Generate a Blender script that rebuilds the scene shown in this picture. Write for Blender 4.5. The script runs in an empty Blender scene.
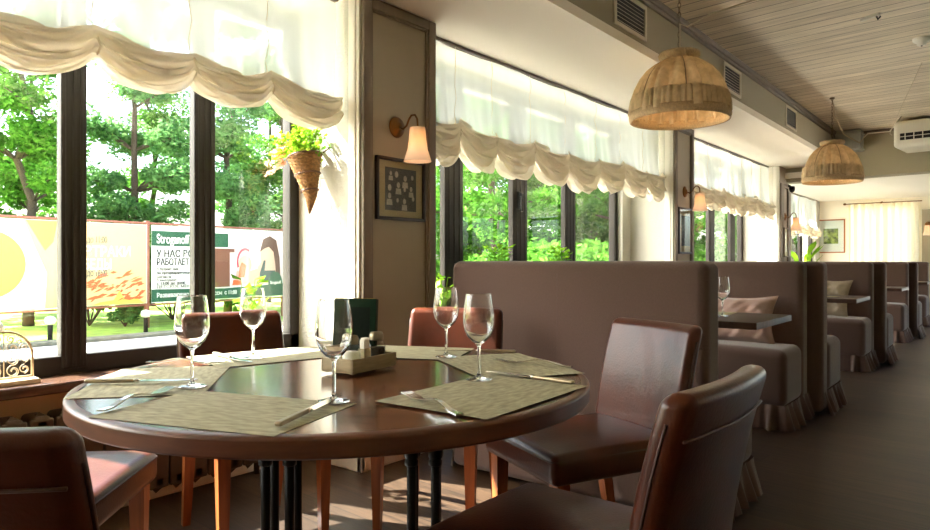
import bpy, math, random
from math import sin, cos, pi, radians, sqrt, atan2
from mathutils import Vector, Matrix

# ------------------------------------------------------------------ camera, world, sun, exposure
scn = bpy.context.scene
C = scn.collection
YAW = 38.86
cam_d = bpy.data.cameras.new('camera'); cam = bpy.data.objects.new('camera', cam_d); C.objects.link(cam)
cam_d.sensor_width = 36.0; cam_d.lens = 26.32; cam_d.shift_y = -0.0032; cam_d.clip_end = 300
cam.location = (0, 0, 1.05); cam.rotation_euler = (pi/2, 0, radians(YAW))
scn.camera = cam
scn.view_settings.view_transform = 'Standard'; scn.view_settings.look = 'None'
scn.view_settings.gamma = 1.0; scn.view_settings.use_curve_mapping = False
scn.view_settings.exposure = 1.2
w = bpy.data.worlds.new('world'); scn.world = w; w.use_nodes = True
nt = w.node_tree; nt.nodes.clear()
sky = nt.nodes.new('ShaderNodeTexSky'); sky.sky_type = 'NISHITA'; sky.sun_disc = False
sky.sun_elevation = radians(44); sky.sun_rotation = radians(235); sky.air_density = 1.0; sky.dust_density = 4.0; sky.ozone_density = 1.0
bg = nt.nodes.new('ShaderNodeBackground'); bg.inputs['Strength'].default_value = 0.6
wo = nt.nodes.new('ShaderNodeOutputWorld')
nt.links.new(sky.outputs[0], bg.inputs[0]); nt.links.new(bg.outputs[0], wo.inputs[0])
sun_d = bpy.data.lights.new('sun', 'SUN'); sun = bpy.data.objects.new('sun', sun_d); C.objects.link(sun)
sun_d.energy = 31.0; sun_d.angle = radians(0.7); sun_d.color = (1.0, 0.97, 0.92)
sun.rotation_euler = Vector((1.0, 0.30, -1.08)).to_track_quat('-Z', 'Y').to_euler()
scn.cycles.use_denoising = True
scn.cycles.max_bounces = 12; scn.cycles.diffuse_bounces = 6; scn.cycles.glossy_bounces = 5
scn.cycles.transmission_bounces = 10; scn.cycles.transparent_max_bounces = 16
scn.cycles.sample_clamp_indirect = 6.0
scn.cycles.caustics_reflective = False; scn.cycles.caustics_refractive = False

random.seed(7)
CY, SY = cos(radians(YAW)), sin(radians(YAW))
def TL(lat, fwd):                       # the dining table's own axes (its frame stands turned by 38.9 degrees) -> world x, y
    return (lat*CY - fwd*SY, lat*SY + fwd*CY)

# ------------------------------------------------------------------ materials
def lin(c):
    return tuple(((v/255)/12.92 if v/255 <= 0.04045 else ((v/255+0.055)/1.055)**2.4) for v in c) + (1.0,)
def newmat(name):
    m = bpy.data.materials.new(name); m.use_nodes = True
    n = m.node_tree; b = n.nodes['Principled BSDF']
    return m, n, b
def mat(name, col, rough=0.6, metal=0.0, var=0.0, scale=8.0, bump=0.0, bscale=40.0, coat=0.0, spec=0.5, emit=None, estr=0.0, stretch=None, sheen=0.0, trans=0.0):
    m, n, b = newmat(name)
    b.inputs['Base Color'].default_value = lin(col); b.inputs['Roughness'].default_value = rough
    b.inputs['Metallic'].default_value = metal; b.inputs['Specular IOR Level'].default_value = spec
    b.inputs['Coat Weight'].default_value = coat; b.inputs['Sheen Weight'].default_value = sheen
    tc = n.nodes.new('ShaderNodeTexCoord')
    src = tc.outputs['Object']
    if stretch:
        mp = n.nodes.new('ShaderNodeMapping'); mp.inputs['Scale'].default_value = stretch
        n.links.new(src, mp.inputs[0]); src = mp.outputs[0]
    if var > 0:
        nz = n.nodes.new('ShaderNodeTexNoise'); nz.inputs['Scale'].default_value = scale; nz.inputs['Detail'].default_value = 5
        n.links.new(src, nz.inputs['Vector'])
        rp = n.nodes.new('ShaderNodeValToRGB'); c = lin(col)
        rp.color_ramp.elements[0].position = 0.3; rp.color_ramp.elements[1].position = 0.7
        rp.color_ramp.elements[0].color = tuple(v*(1-var) for v in c[:3])+(1,)
        rp.color_ramp.elements[1].color = tuple(min(1, v*(1+var)) for v in c[:3])+(1,)
        n.links.new(nz.outputs['Fac'], rp.inputs[0]); n.links.new(rp.outputs[0], b.inputs['Base Color'])
    if bump > 0:
        n2 = n.nodes.new('ShaderNodeTexNoise'); n2.inputs['Scale'].default_value = bscale; n2.inputs['Detail'].default_value = 4
        n.links.new(src, n2.inputs['Vector'])
        bp = n.nodes.new('ShaderNodeBump'); bp.inputs['Strength'].default_value = bump; bp.inputs['Distance'].default_value = 0.01
        n.links.new(n2.outputs['Fac'], bp.inputs['Height']); n.links.new(bp.outputs[0], b.inputs['Normal'])
    if emit:
        b.inputs['Emission Color'].default_value = lin(emit); b.inputs['Emission Strength'].default_value = estr
    return m
def cloth(name, col, transl=0.5, transp=0.0, var=0.0, scale=60, bump=0.0):
    m = bpy.data.materials.new(name); m.use_nodes = True; n = m.node_tree; n.nodes.clear()
    out = n.nodes.new('ShaderNodeOutputMaterial'); d = n.nodes.new('ShaderNodeBsdfDiffuse'); t = n.nodes.new('ShaderNodeBsdfTranslucent')
    mx = n.nodes.new('ShaderNodeMixShader'); mx.inputs[0].default_value = transl
    for s in (d, t): s.inputs[0].default_value = lin(col)
    tc = n.nodes.new('ShaderNodeTexCoord')
    if var > 0:
        nz = n.nodes.new('ShaderNodeTexNoise'); nz.inputs['Scale'].default_value = scale
        n.links.new(tc.outputs['Object'], nz.inputs['Vector'])
        rp = n.nodes.new('ShaderNodeValToRGB'); c = lin(col)
        rp.color_ramp.elements[0].position = 0.3; rp.color_ramp.elements[1].position = 0.7
        rp.color_ramp.elements[0].color = tuple(v*(1-var) for v in c[:3])+(1,)
        rp.color_ramp.elements[1].color = tuple(min(1, v*(1+var)) for v in c[:3])+(1,)
        n.links.new(nz.outputs['Fac'], rp.inputs[0])
        for s in (d, t): n.links.new(rp.outputs[0], s.inputs[0])
    n.links.new(d.outputs[0], mx.inputs[1]); n.links.new(t.outputs[0], mx.inputs[2])
    last = mx
    if transp > 0:
        tr = n.nodes.new('ShaderNodeBsdfTransparent'); m2 = n.nodes.new('ShaderNodeMixShader'); m2.inputs[0].default_value = transp
        n.links.new(mx.outputs[0], m2.inputs[1]); n.links.new(tr.outputs[0], m2.inputs[2]); last = m2
    n.links.new(last.outputs[0], out.inputs[0])
    return m
def pane(name, tint=(0.93, 0.96, 0.95)):
    m = bpy.data.materials.new(name); m.use_nodes = True; n = m.node_tree; n.nodes.clear()
    out = n.nodes.new('ShaderNodeOutputMaterial'); tr = n.nodes.new('ShaderNodeBsdfTransparent'); tr.inputs[0].default_value = tint+(1,)
    g = n.nodes.new('ShaderNodeBsdfGlossy'); g.inputs['Roughness'].default_value = 0.01
    ge = n.nodes.new('ShaderNodeNewGeometry'); dp = n.nodes.new('ShaderNodeVectorMath'); dp.operation = 'DOT_PRODUCT'
    n.links.new(ge.outputs['Normal'], dp.inputs[0]); n.links.new(ge.outputs['Incoming'], dp.inputs[1])
    def mth(op, a, b_=None):
        q = n.nodes.new('ShaderNodeMath'); q.operation = op
        for i_, v_ in enumerate((a, b_)):
            if v_ is None: continue
            if isinstance(v_, (int, float)): q.inputs[i_].default_value = v_
            else: n.links.new(v_, q.inputs[i_])
        return q.outputs[0]
    c_ = mth('ABSOLUTE', dp.outputs['Value']); p_ = mth('POWER', mth('SUBTRACT', 1.0, c_), 5.0)
    class F_: pass
    f = F_(); f.outputs = [mth('ADD', mth('MULTIPLY', p_, 0.8), 0.035)]
    mx = n.nodes.new('ShaderNodeMixShader')
    n.links.new(f.outputs[0], mx.inputs[0]); n.links.new(tr.outputs[0], mx.inputs[1]); n.links.new(g.outputs[0], mx.inputs[2]); n.links.new(mx.outputs[0], out.inputs[0])
    return m
def glassmat(name, col=(1, 1, 1), ior=1.48):
    m, n, b = newmat(name)
    b.inputs['Base Color'].default_value = col+(1,); b.inputs['Roughness'].default_value = 0.0
    b.inputs['Transmission Weight'].default_value = 1.0; b.inputs['IOR'].default_value = ior
    return m
def planks(name, c1, c2, mortar, length, row, angle, rough=0.5, msize=0.004, streak=0.5, spec=0.4, bump=0.2):
    m, n, b = newmat(name)
    ge = n.nodes.new('ShaderNodeNewGeometry'); mp = n.nodes.new('ShaderNodeMapping'); mp.inputs['Rotation'].default_value = (0, 0, radians(angle))
    n.links.new(ge.outputs['Position'], mp.inputs[0])
    br = n.nodes.new('ShaderNodeTexBrick'); br.inputs['Scale'].default_value = 1.0; br.inputs['Brick Width'].default_value = length
    br.inputs['Row Height'].default_value = row; br.inputs['Mortar Size'].default_value = msize; br.inputs['Mortar Smooth'].default_value = 0.2
    br.inputs['Color1'].default_value = lin(c1); br.inputs['Color2'].default_value = lin(c2); br.inputs['Mortar'].default_value = lin(mortar)
    br.inputs['Bias'].default_value = 0.0; br.offset = 0.37
    n.links.new(mp.outputs[0], br.inputs['Vector'])
    m2 = n.nodes.new('ShaderNodeMapping'); m2.inputs['Scale'].default_value = (1.6, 26, 1); n.links.new(mp.outputs[0], m2.inputs[0])
    nz = n.nodes.new('ShaderNodeTexNoise'); nz.inputs['Scale'].default_value = 1.6; nz.inputs['Detail'].default_value = 7; nz.inputs['Roughness'].default_value = 0.65
    n.links.new(m2.outputs[0], nz.inputs['Vector'])
    rp = n.nodes.new('ShaderNodeValToRGB'); rp.color_ramp.elements[0].position = 0.3; rp.color_ramp.elements[1].position = 0.7
    rp.color_ramp.elements[0].color = (1-streak, 1-streak, 1-streak, 1); rp.color_ramp.elements[1].color = (1+streak*.3, 1+streak*.3, 1+streak*.3, 1)
    n.links.new(nz.outputs['Fac'], rp.inputs[0])
    mu = n.nodes.new('ShaderNodeMix'); mu.data_type = 'RGBA'; mu.blend_type = 'MULTIPLY'; mu.inputs[0].default_value = 1.0
    n.links.new(br.outputs['Color'], mu.inputs[6]); n.links.new(rp.outputs[0], mu.inputs[7]); n.links.new(mu.outputs[2], b.inputs['Base Color'])
    b.inputs['Roughness'].default_value = rough; b.inputs['Specular IOR Level'].default_value = spec
    bp = n.nodes.new('ShaderNodeBump'); bp.inputs['Strength'].default_value = bump; bp.inputs['Distance'].default_value = 0.004
    n.links.new(nz.outputs['Fac'], bp.inputs['Height']); n.links.new(bp.outputs[0], b.inputs['Normal'])
    return m
def woodmat(name, c1, c2, rough=0.3, coat=0.3, scale=(3, 30, 30), spec=0.5):
    m, n, b = newmat(name)
    tc = n.nodes.new('ShaderNodeTexCoord'); mp = n.nodes.new('ShaderNodeMapping'); mp.inputs['Scale'].default_value = scale
    n.links.new(tc.outputs['Object'], mp.inputs[0])
    nz = n.nodes.new('ShaderNodeTexNoise'); nz.inputs['Scale'].default_value = 1.5; nz.inputs['Detail'].default_value = 8; nz.inputs['Distortion'].default_value = 0.6
    n.links.new(mp.outputs[0], nz.inputs['Vector'])
    rp = n.nodes.new('ShaderNodeValToRGB'); rp.color_ramp.elements[0].position = 0.35; rp.color_ramp.elements[1].position = 0.65
    rp.color_ramp.elements[0].color = lin(c1); rp.color_ramp.elements[1].color = lin(c2)
    n.links.new(nz.outputs['Fac'], rp.inputs[0]); n.links.new(rp.outputs[0], b.inputs['Base Color'])
    b.inputs['Roughness'].default_value = rough; b.inputs['Coat Weight'].default_value = coat; b.inputs['Coat Roughness'].default_value = 0.12
    b.inputs['Specular IOR Level'].default_value = spec
    return m
def leafmat(name, c1, c2):
    m = bpy.data.materials.new(name); m.use_nodes = True; n = m.node_tree; n.nodes.clear()
    out = n.nodes.new('ShaderNodeOutputMaterial'); d = n.nodes.new('ShaderNodeBsdfDiffuse'); t = n.nodes.new('ShaderNodeBsdfTranslucent')
    mx = n.nodes.new('ShaderNodeMixShader'); mx.inputs[0].default_value = 0.45
    tc = n.nodes.new('ShaderNodeTexCoord'); nz = n.nodes.new('ShaderNodeTexNoise'); nz.inputs['Scale'].default_value = 3.0; nz.inputs['Detail'].default_value = 4
    n.links.new(tc.outputs['Object'], nz.inputs['Vector'])
    rp = n.nodes.new('ShaderNodeValToRGB'); rp.color_ramp.elements[0].position = 0.35; rp.color_ramp.elements[1].position = 0.65
    rp.color_ramp.elements[0].color = lin(c1); rp.color_ramp.elements[1].color = lin(c2)
    n.links.new(nz.outputs['Fac'], rp.inputs[0])
    for s in (d, t): n.links.new(rp.outputs[0], s.inputs[0])
    n.links.new(d.outputs[0], mx.inputs[1]); n.links.new(t.outputs[0], mx.inputs[2]); n.links.new(mx.outputs[0], out.inputs[0])
    return m

M = {}
M['floor'] = planks('floor_wood', (70, 51, 35), (50, 36, 25), (20, 15, 11), 1.3, 0.16, 4, rough=0.42, streak=0.75, msize=0.003)
M['ceil'] = planks('whitewashed_ceiling_boards', (242, 230, 206), (220, 206, 180), (96, 78, 62), 11.0, 0.14, 6, rough=0.6, streak=0.35, msize=0.004)
M['plaster'] = mat('cream_plaster', (248, 240, 224), 0.8, bump=0.05, bscale=20)
M['stucco'] = mat('white_stucco', (192, 189, 176), 0.9, bump=0.55, bscale=70)
M['greige'] = mat('greige_panel_paint', (160, 148, 126), 0.6, var=0.03, scale=4)
M['olive'] = mat('olive_beige_paint', (158, 148, 120), 0.7)
M['ventpaint'] = mat('vent_paint', (214, 206, 182), 0.5)
M['tan'] = mat('tan_plaster', (232, 204, 158), 0.8, var=0.05, scale=5)
M['trimw'] = mat('taupe_wood_trim', (116, 102, 84), 0.55, var=0.12, scale=4, stretch=(6, 6, 1))
M['white'] = mat('white_paint', (235, 230, 218), 0.5)
M['frame'] = mat('dark_window_frame', (40, 35, 30), 0.5, spec=0.25, var=0.06, scale=3, stretch=(40, 40, 1))
M['sill'] = woodmat('sill_wood', (70, 48, 38), (98, 70, 54), 0.22, 0.5, (30, 3, 30))
M['pane'] = pane('window_glass')
M['sheer'] = cloth('sheer_white_fabric', (212, 220, 222), 0.30, 0.24)
M['gather'] = cloth('gathered_cream_fabric', (222, 212, 192), 0.24, 0.06)
M['drape'] = cloth('cream_drapery', (246, 238, 214), 0.45, 0.0)
M['leather'] = mat('brown_leather', (70, 29, 12), 0.31, var=0.42, scale=6, bump=0.08, bscale=140, coat=0.05, spec=0.3)
M['seam'] = mat('leather_seam', (60, 32, 22), 0.5)
M['legwood'] = woodmat('chair_leg_wood', (120, 62, 30), (160, 88, 44), 0.35, 0.2, (20, 20, 2))
M['table'] = woodmat('dark_table_wood', (74, 38, 22), (112, 64, 38), 0.2, 0.4, (3, 14, 3))
M['rim'] = woodmat('table_rim_wood', (84, 46, 28), (104, 60, 38), 0.4, 0.15, (6, 6, 40))
M['btable'] = woodmat('booth_table_wood', (50, 34, 26), (74, 52, 40), 0.45, 0.0, (4, 30, 4), spec=0.25)
M['booth'] = mat('mauve_brown_upholstery', (84, 62, 53), 0.95, var=0.08, scale=120, bump=0.25, bscale=250, sheen=0.3)
M['black'] = mat('black_metal', (20, 19, 18), 0.4, metal=0.6)
M['steel'] = mat('cutlery_steel', (200, 196, 188), 0.18, metal=1.0)
M['knifehandle'] = mat('knife_handle_steel', (160, 146, 122), 0.3, metal=1.0)
M['glass'] = glassmat('clear_glass')
M['mat'] = mat('printed_paper_placemat', (160, 154, 124), 0.75, var=0.32, scale=26, stretch=(1, 3, 1))
M['brass'] = mat('aged_brass', (120, 84, 44), 0.35, metal=0.9, var=0.1)
M['iron'] = mat('radiator_bronze', (78, 62, 44), 0.5, metal=0.2, var=0.15)
M['burlap'] = cloth('pleated_burlap', (200, 178, 142), 0.16, 0.0, var=0.2, scale=18)
M['fringe'] = mat('woven_trim', (176, 150, 110), 0.9, var=0.2, scale=80, bump=0.4, bscale=120)
M['shade'] = cloth('cream_lamp_shade', (222, 208, 196), 0.35, 0.0)
M['bulb'] = mat('warm_bulb', (255, 220, 160), 0.4, emit=(255, 190, 110), estr=4)
M['wicker'] = mat('wicker', (140, 98, 48), 0.8, var=0.4, scale=70, bump=0.8, bscale=90)
M['wickerdark'] = mat('dark_wicker_band', (92, 56, 26), 0.7)
M['leaf'] = leafmat('green_leaf', (70, 120, 30), (150, 190, 50))
M['blossom'] = leafmat('lime_blossom', (190, 215, 60), (225, 240, 110))
M['pink'] = leafmat('pink_blossom', (222, 158, 130), (232, 190, 166))
M['tree1'] = leafmat('tree_foliage_mid', (48, 94, 28), (98, 146, 54))
M['tree2'] = leafmat('tree_foliage_dark', (62, 106, 62), (122, 166, 98))
M['bark'] = mat('tree_bark', (70, 56, 46), 0.9, var=0.2)
M['grass'] = mat('lawn_grass', (140, 170, 56), 0.95, var=0.35, scale=3, bump=0.6, bscale=30)
M['path'] = mat('pale_paving', (224, 214, 202), 0.9, var=0.08, scale=3)
M['kerb'] = mat('grey_earth_kerb', (120, 116, 96), 0.95, var=0.3, scale=6)
M['rust'] = mat('reddish_steel_post', (140, 84, 66), 0.6)
M['ban_y'] = mat('cream_banner', (208, 184, 130), 0.8)
M['ban_y2'] = mat('yellow_print', (226, 184, 84), 0.8)
M['ban_w'] = mat('white_banner', (224, 222, 212), 0.8)
M['ban_g'] = mat('green_print', (36, 84, 58), 0.8)
M['ink'] = mat('dark_green_ink', (26, 36, 32), 0.8)
M['inkpale'] = mat('grey_print', (110, 110, 100), 0.8)
M['orange'] = mat('orange_print', (210, 100, 54), 0.8)
M['skin'] = mat('skin_tone_print', (210, 170, 146), 0.8)
M['hair'] = mat('brown_hair_print', (84, 54, 42), 0.8)
M['pinkp'] = mat('pink_print', (206, 78, 90), 0.8)
M['palepink'] = mat('pale_pink_print', (222, 196, 194), 0.8)
M['slate'] = mat('slate_print', (54, 74, 70), 0.8)
M['brownp'] = mat('brown_print', (116, 74, 56), 0.8)
M['menu'] = mat('green_menu_cover', (14, 48, 28), 0.6, var=0.1, spec=0.2)
M['menu2'] = mat('dark_menu_inset', (8, 26, 16), 0.6, spec=0.2)
M['gold'] = mat('gold_page_edge', (214, 178, 96), 0.5)
M['box'] = mat('pale_grey_wood_box', (168, 152, 118), 0.6, var=0.15, scale=10, stretch=(2, 2, 12))
M['salt'] = mat('salt', (240, 236, 226), 0.9)
M['pepper'] = mat('ground_pepper', (64, 52, 40), 0.95, var=0.4, scale=200)
M['cap'] = mat('pewter_cap', (150, 140, 118), 0.35, metal=0.9)
M['cushion'] = mat('mauve_velvet', (156, 128, 118), 0.85, var=0.14, scale=8, sheen=0.5)
M['cushion2'] = mat('beige_linen_cushion', (160, 146, 126), 0.9, var=0.1, scale=20)
M['framebk'] = mat('dark_picture_frame', (36, 24, 18), 0.4)
M['framew'] = mat('orange_wood_frame', (176, 104, 54), 0.4)
M['matboard'] = mat('beige_mount', (176, 152, 112), 0.8)
M['whitemount'] = mat('white_mount', (240, 238, 230), 0.8)
M['sepia1'] = mat('photo_dark_tone', (50, 40, 36), 0.5, var=0.5, scale=30)
M['sepia2'] = mat('photo_light_tone', (178, 162, 148), 0.5, var=0.2, scale=40)
M['paint1'] = mat('landscape_print', (130, 146, 60), 0.6, var=0.7, scale=16)
M['plastic'] = mat('white_plastic', (226, 222, 206), 0.4)
M['dark'] = mat('dark_slot', (20, 18, 16), 0.7)
M['metalgrey'] = mat('galvanised_metal', (170, 172, 166), 0.4, metal=0.6, var=0.08)
M['ironwire'] = mat('antique_cream_iron', (206, 188, 156), 0.5)
M['pot'] = mat('white_ceramic', (230, 226, 216), 0.3)
M['soil'] = mat('soil', (50, 38, 28), 0.95)
M['cordw'] = mat('pale_cord', (196, 184, 156), 0.6)
M['chain'] = mat('chain_metal', (120, 108, 84), 0.4, metal=0.9)
M['rail'] = mat('curtain_rail_grey', (96, 84, 72), 0.5)

# ------------------------------------------------------------------ mesh builder
class MB:
    def __init__(s): s.v = []; s.f = []; s.m = []; s.s = []
    def add(s, vs, fs, mi=0, sm=False, T=None):
        o = len(s.v)
        if T is not None: vs = [tuple(T @ Vector(p)) for p in vs]
        s.v.extend([tuple(p) for p in vs]); s.f.extend([tuple(i+o for i in f) for f in fs]); s.m.extend([mi]*len(fs)); s.s.extend([sm]*len(fs))
        return s
    def box(s, x0, x1, y0, y1, z0, z1, mi=0, T=None):
        vs = [(x0,y0,z0),(x1,y0,z0),(x1,y1,z0),(x0,y1,z0),(x0,y0,z1),(x1,y0,z1),(x1,y1,z1),(x0,y1,z1)]
        return s.add(vs, [(0,3,2,1),(4,5,6,7),(0,1,5,4),(1,2,6,5),(2,3,7,6),(3,0,4,7)], mi, False, T)
    def bbox(s, x0, x1, y0, y1, z0, z1, r=0.004, mi=0, T=None):
        return s.rbox((x1-x0, y1-y0, z1-z0), r, 1, ((x0+x1)/2, (y0+y1)/2, (z0+z1)/2), mi=mi, T=T, k=2)
    def rbox(s, size, r, n, cen=(0,0,0), fn=None, mi=0, T=None, k=4):
        h = [v/2 for v in size]; r = min(r, min(h)*0.999)
        ax = []
        for q in h:
            c = [-q + r*(1-cos(pi/2*i/k)) for i in range(k)] if False else [-q + r*i/k for i in range(k)]
            inner = [-(q-r) + 2*(q-r)*i/n for i in range(n+1)]
            ax.append(c + inner + [-x for x in reversed(c)])
        idx = {}; vs = []; fs = []
        def vid(p):
            key = (round(p[0], 6), round(p[1], 6), round(p[2], 6))
            if key in idx: return idx[key]
            inn = [max(-(h[i]-r), min(h[i]-r, p[i])) for i in range(3)]
            # equal-angle rounding
            d = []
            for i in range(3):
                e = p[i]-inn[i]
                d.append(math.tan(e/r*pi/4) if r > 0 else 0)
            L = sqrt(sum(x*x for x in d))
            q = [inn[i] + (d[i]/L*r if L > 1e-9 else 0) for i in range(3)]
            q = [q[i]+cen[i] for i in range(3)]
            if fn: q = fn(*q)
            idx[key] = len(vs); vs.append(tuple(q)); return idx[key]
        for a in range(3):
            b, c = (a+1) % 3, (a+2) % 3
            for sgn in (-1, 1):
                for i in range(len(ax[b])-1):
                    for j in range(len(ax[c])-1):
                        q = []
                        for (u, v) in ((i,j),(i+1,j),(i+1,j+1),(i,j+1)):
                            p = [0,0,0]; p[a] = sgn*h[a]; p[b] = ax[b][u]; p[c] = ax[c][v]; q.append(vid(p))
                        if sgn < 0: q.reverse()
                        if len(set(q)) >= 3: fs.append(tuple(q))
        return s.add(vs, fs, mi, True, T)
    def tube(s, pts, r, n=8, mi=0, cap=True, closed=False, T=None):
        pts = [Vector(p) for p in pts]; N = len(pts); vs = []; fs = []
        rr = r if isinstance(r, (list, tuple)) else [r]*N
        ref = None
        for i, p in enumerate(pts):
            if closed: t = pts[(i+1) % N] - pts[i-1]
            else: t = pts[min(i+1, N-1)] - pts[max(i-1, 0)]
            t = t.normalized() if t.length > 1e-9 else Vector((0,0,1))
            if ref is None: ref = Vector((0,0,1)) if abs(t.z) < 0.9 else Vector((1,0,0))
            a = ref - t*ref.dot(t)
            a = a.normalized() if a.length > 1e-6 else t.orthogonal().normalized()
            ref = a; b = t.cross(a)
            for k in range(n):
                an = 2*pi*k/n + pi/n
                vs.append(p + (a*cos(an)+b*sin(an))*rr[i])
        for i in range(N if closed else N-1):
            for k in range(n):
                j = (i+1) % N
                fs.append((i*n+k, i*n+(k+1) % n, j*n+(k+1) % n, j*n+k))
        if cap and not closed:
            fs.append(tuple(reversed(range(n)))); fs.append(tuple(range((N-1)*n, N*n)))
        return s.add(vs, fs, mi, n > 4, T)
    def lathe(s, prof, n=32, mi=0, fn=None, T=None, sm=True):
        vs = []; fs = []
        for (r, z) in prof:
            for k in range(n):
                a = 2*pi*k/n; q = (r*cos(a), r*sin(a), z)
                if fn: q = fn(r, a, z)
                vs.append(q)
        for i in range(len(prof)-1):
            for k in range(n):
                fs.append((i*n+k, i*n+(k+1) % n, (i+1)*n+(k+1) % n, (i+1)*n+k))
        if prof[0][0] > 1e-5 and getattr(s, 'capped', True) and fn is None:
            pass
        return s.add(vs, fs, mi, sm, T)
    def disc(s, r, z, n=32, mi=0, T=None, up=True):
        vs = [(r*cos(2*pi*k/n), r*sin(2*pi*k/n), z) for k in range(n)]
        f = tuple(range(n)) if up else tuple(reversed(range(n)))
        return s.add(vs, [f], mi, False, T)
    def cyl(s, r, z0, z1, n=24, mi=0, T=None, bev=0.0):
        if bev: prof = [(0.0001, z0), (r-bev, z0), (r, z0+bev), (r, z1-bev), (r-bev, z1), (0.0001, z1)]
        else: prof = [(0.0001, z0), (r, z0), (r, z0), (r, z1), (r, z1), (0.0001, z1)]
        s.lathe(prof, n, mi, None, T, sm=False); return s
    def grid(s, fn, nu, nv, mi=0, sm=True, T=None):
        vs = [fn(u/nu, v/nv) for v in range(nv+1) for u in range(nu+1)]
        fs = [(v*(nu+1)+u, v*(nu+1)+u+1, (v+1)*(nu+1)+u+1, (v+1)*(nu+1)+u) for v in range(nv) for u in range(nu)]
        return s.add(vs, fs, mi, sm, T)
    def mesh(s, name, mats):
        me = bpy.data.meshes.new(name); me.from_pydata(s.v, [], s.f)
        for m in (mats if isinstance(mats, (list, tuple)) else [mats]): me.materials.append(M[m] if isinstance(m, str) else m)
        me.polygons.foreach_set('material_index', s.m); me.polygons.foreach_set('use_smooth', s.s); me.update()
        return me
    def build(s, name, mats, parent=None, loc=None, rz=None):
        o = bpy.data.objects.new(name, s.mesh(name, mats)); C.objects.link(o)
        if parent: o.parent = parent
        if loc: o.location = loc
        if rz is not None: o.rotation_euler = (0, 0, rz)
        return o
def tag(o, label=None, cat=None, group=None, kind=None):
    if label: o['label'] = label
    if cat: o['category'] = cat
    if group: o['group'] = group
    if kind: o['kind'] = kind
    return o
def empty(name, loc, rz=0, label=None, cat=None, group=None, kind=None):
    o = bpy.data.objects.new(name, None); C.objects.link(o); o.location = loc; o.rotation_euler = (0, 0, rz); o.empty_display_size = 0.1
    return tag(o, label, cat, group, kind)
def copy_tree(o, parent=None):
    c = o.copy(); C.objects.link(c)
    if parent: c.parent = parent
    for ch in [x for x in bpy.data.objects if x.parent == o]: copy_tree(ch, c)
    return c
def Tm(loc=(0,0,0), rz=0, rx=0, ry=0):
    return Matrix.Translation(loc) @ Matrix.Rotation(rz, 4, 'Z') @ Matrix.Rotation(ry, 4, 'Y') @ Matrix.Rotation(rx, 4, 'X')
def textmesh(txt, size, name, m, parent, loc, width=None, ext=0.004, align='LEFT'):
    cu = bpy.data.curves.new(name, 'FONT'); cu.body = txt; cu.size = size; cu.extrude = ext; cu.offset = 0.004*size/0.3; cu.align_x = align
    t = bpy.data.objects.new(name+'_tmp', cu); C.objects.link(t)
    dg = bpy.context.evaluated_depsgraph_get(); me = bpy.data.meshes.new_from_object(t.evaluated_get(dg))
    bpy.data.objects.remove(t)
    me.materials.clear(); me.materials.append(M[m])
    xs = [v.co.x for v in me.vertices]; sx = 1.0
    if width and xs: sx = width/(max(xs)-min(xs))
    o = bpy.data.objects.new(name, me); C.objects.link(o); o.parent = parent
    o.location = loc; o.rotation_euler = (pi/2, 0, 0); o.scale = (sx, 1, 1)
    return o

# ------------------------------------------------------------------ setting: room shell
GZ_ = -0.6
FX = -2.55     # pier faces
WX = -3.08     # window plane
def struct(mb, name, mats): return tag(mb.build(name, mats), kind='structure')
b = MB().box(-3.3, 4.2, -2.6, 15.3, -0.12, 0.0); struct(b, 'floor', 'floor')
# planked ceiling, lower plaster ceiling along the windows, ceiling of the far room
b = MB().box(-1.93, 4.2, -2.6, 10.7, 2.80, 2.90); struct(b, 'ceiling', 'ceil')
b = MB().box(-3.35, -1.87, -2.6, 10.72, 2.40, 2.46).box(-1.93, -1.87, -2.6, 10.6, 2.46, 2.80, 1); struct(b, 'ceiling', ['plaster', 'olive'])
b = MB().box(-3.35, 4.2, 10.5, 15.3, 2.25, 2.33); struct(b, 'ceiling', 'white')
# moulding under the planks, soffit edge
b = MB().bbox(-1.87, -1.835, -2.6, 10.4, 2.755, 2.80, 0.01).bbox(-1.875, -1.85, -2.6, 10.4, 2.73, 2.755, 0.006); struct(b, 'trim_1', 'trimw')
# left wall : apron, head, piers
b = MB()
piers = [(2.335, 2.876), (6.38, 6.86), (10.22, 10.75)]
b.box(-3.14, -2.985, -2.6, 15.3, -0.1, 0.55, 0)
b.box(-3.3, -3.02, -2.6, 15.3, 2.36, 2.6, 1)
for i, (a, c) in enumerate(piers):
    zt = 2.40
    b.box(-3.13, FX-0.012, a, c, 0.0, zt, 1)
    b.box(FX-0.012, FX, a+0.01, c-0.01, 0.0, zt, 2)
b.box(-3.3, -3.0, 14.6, 15.3, 0, 2.3, 1)
struct(b, 'wall_left', ['tan', 'stucco', 'greige'])
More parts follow.
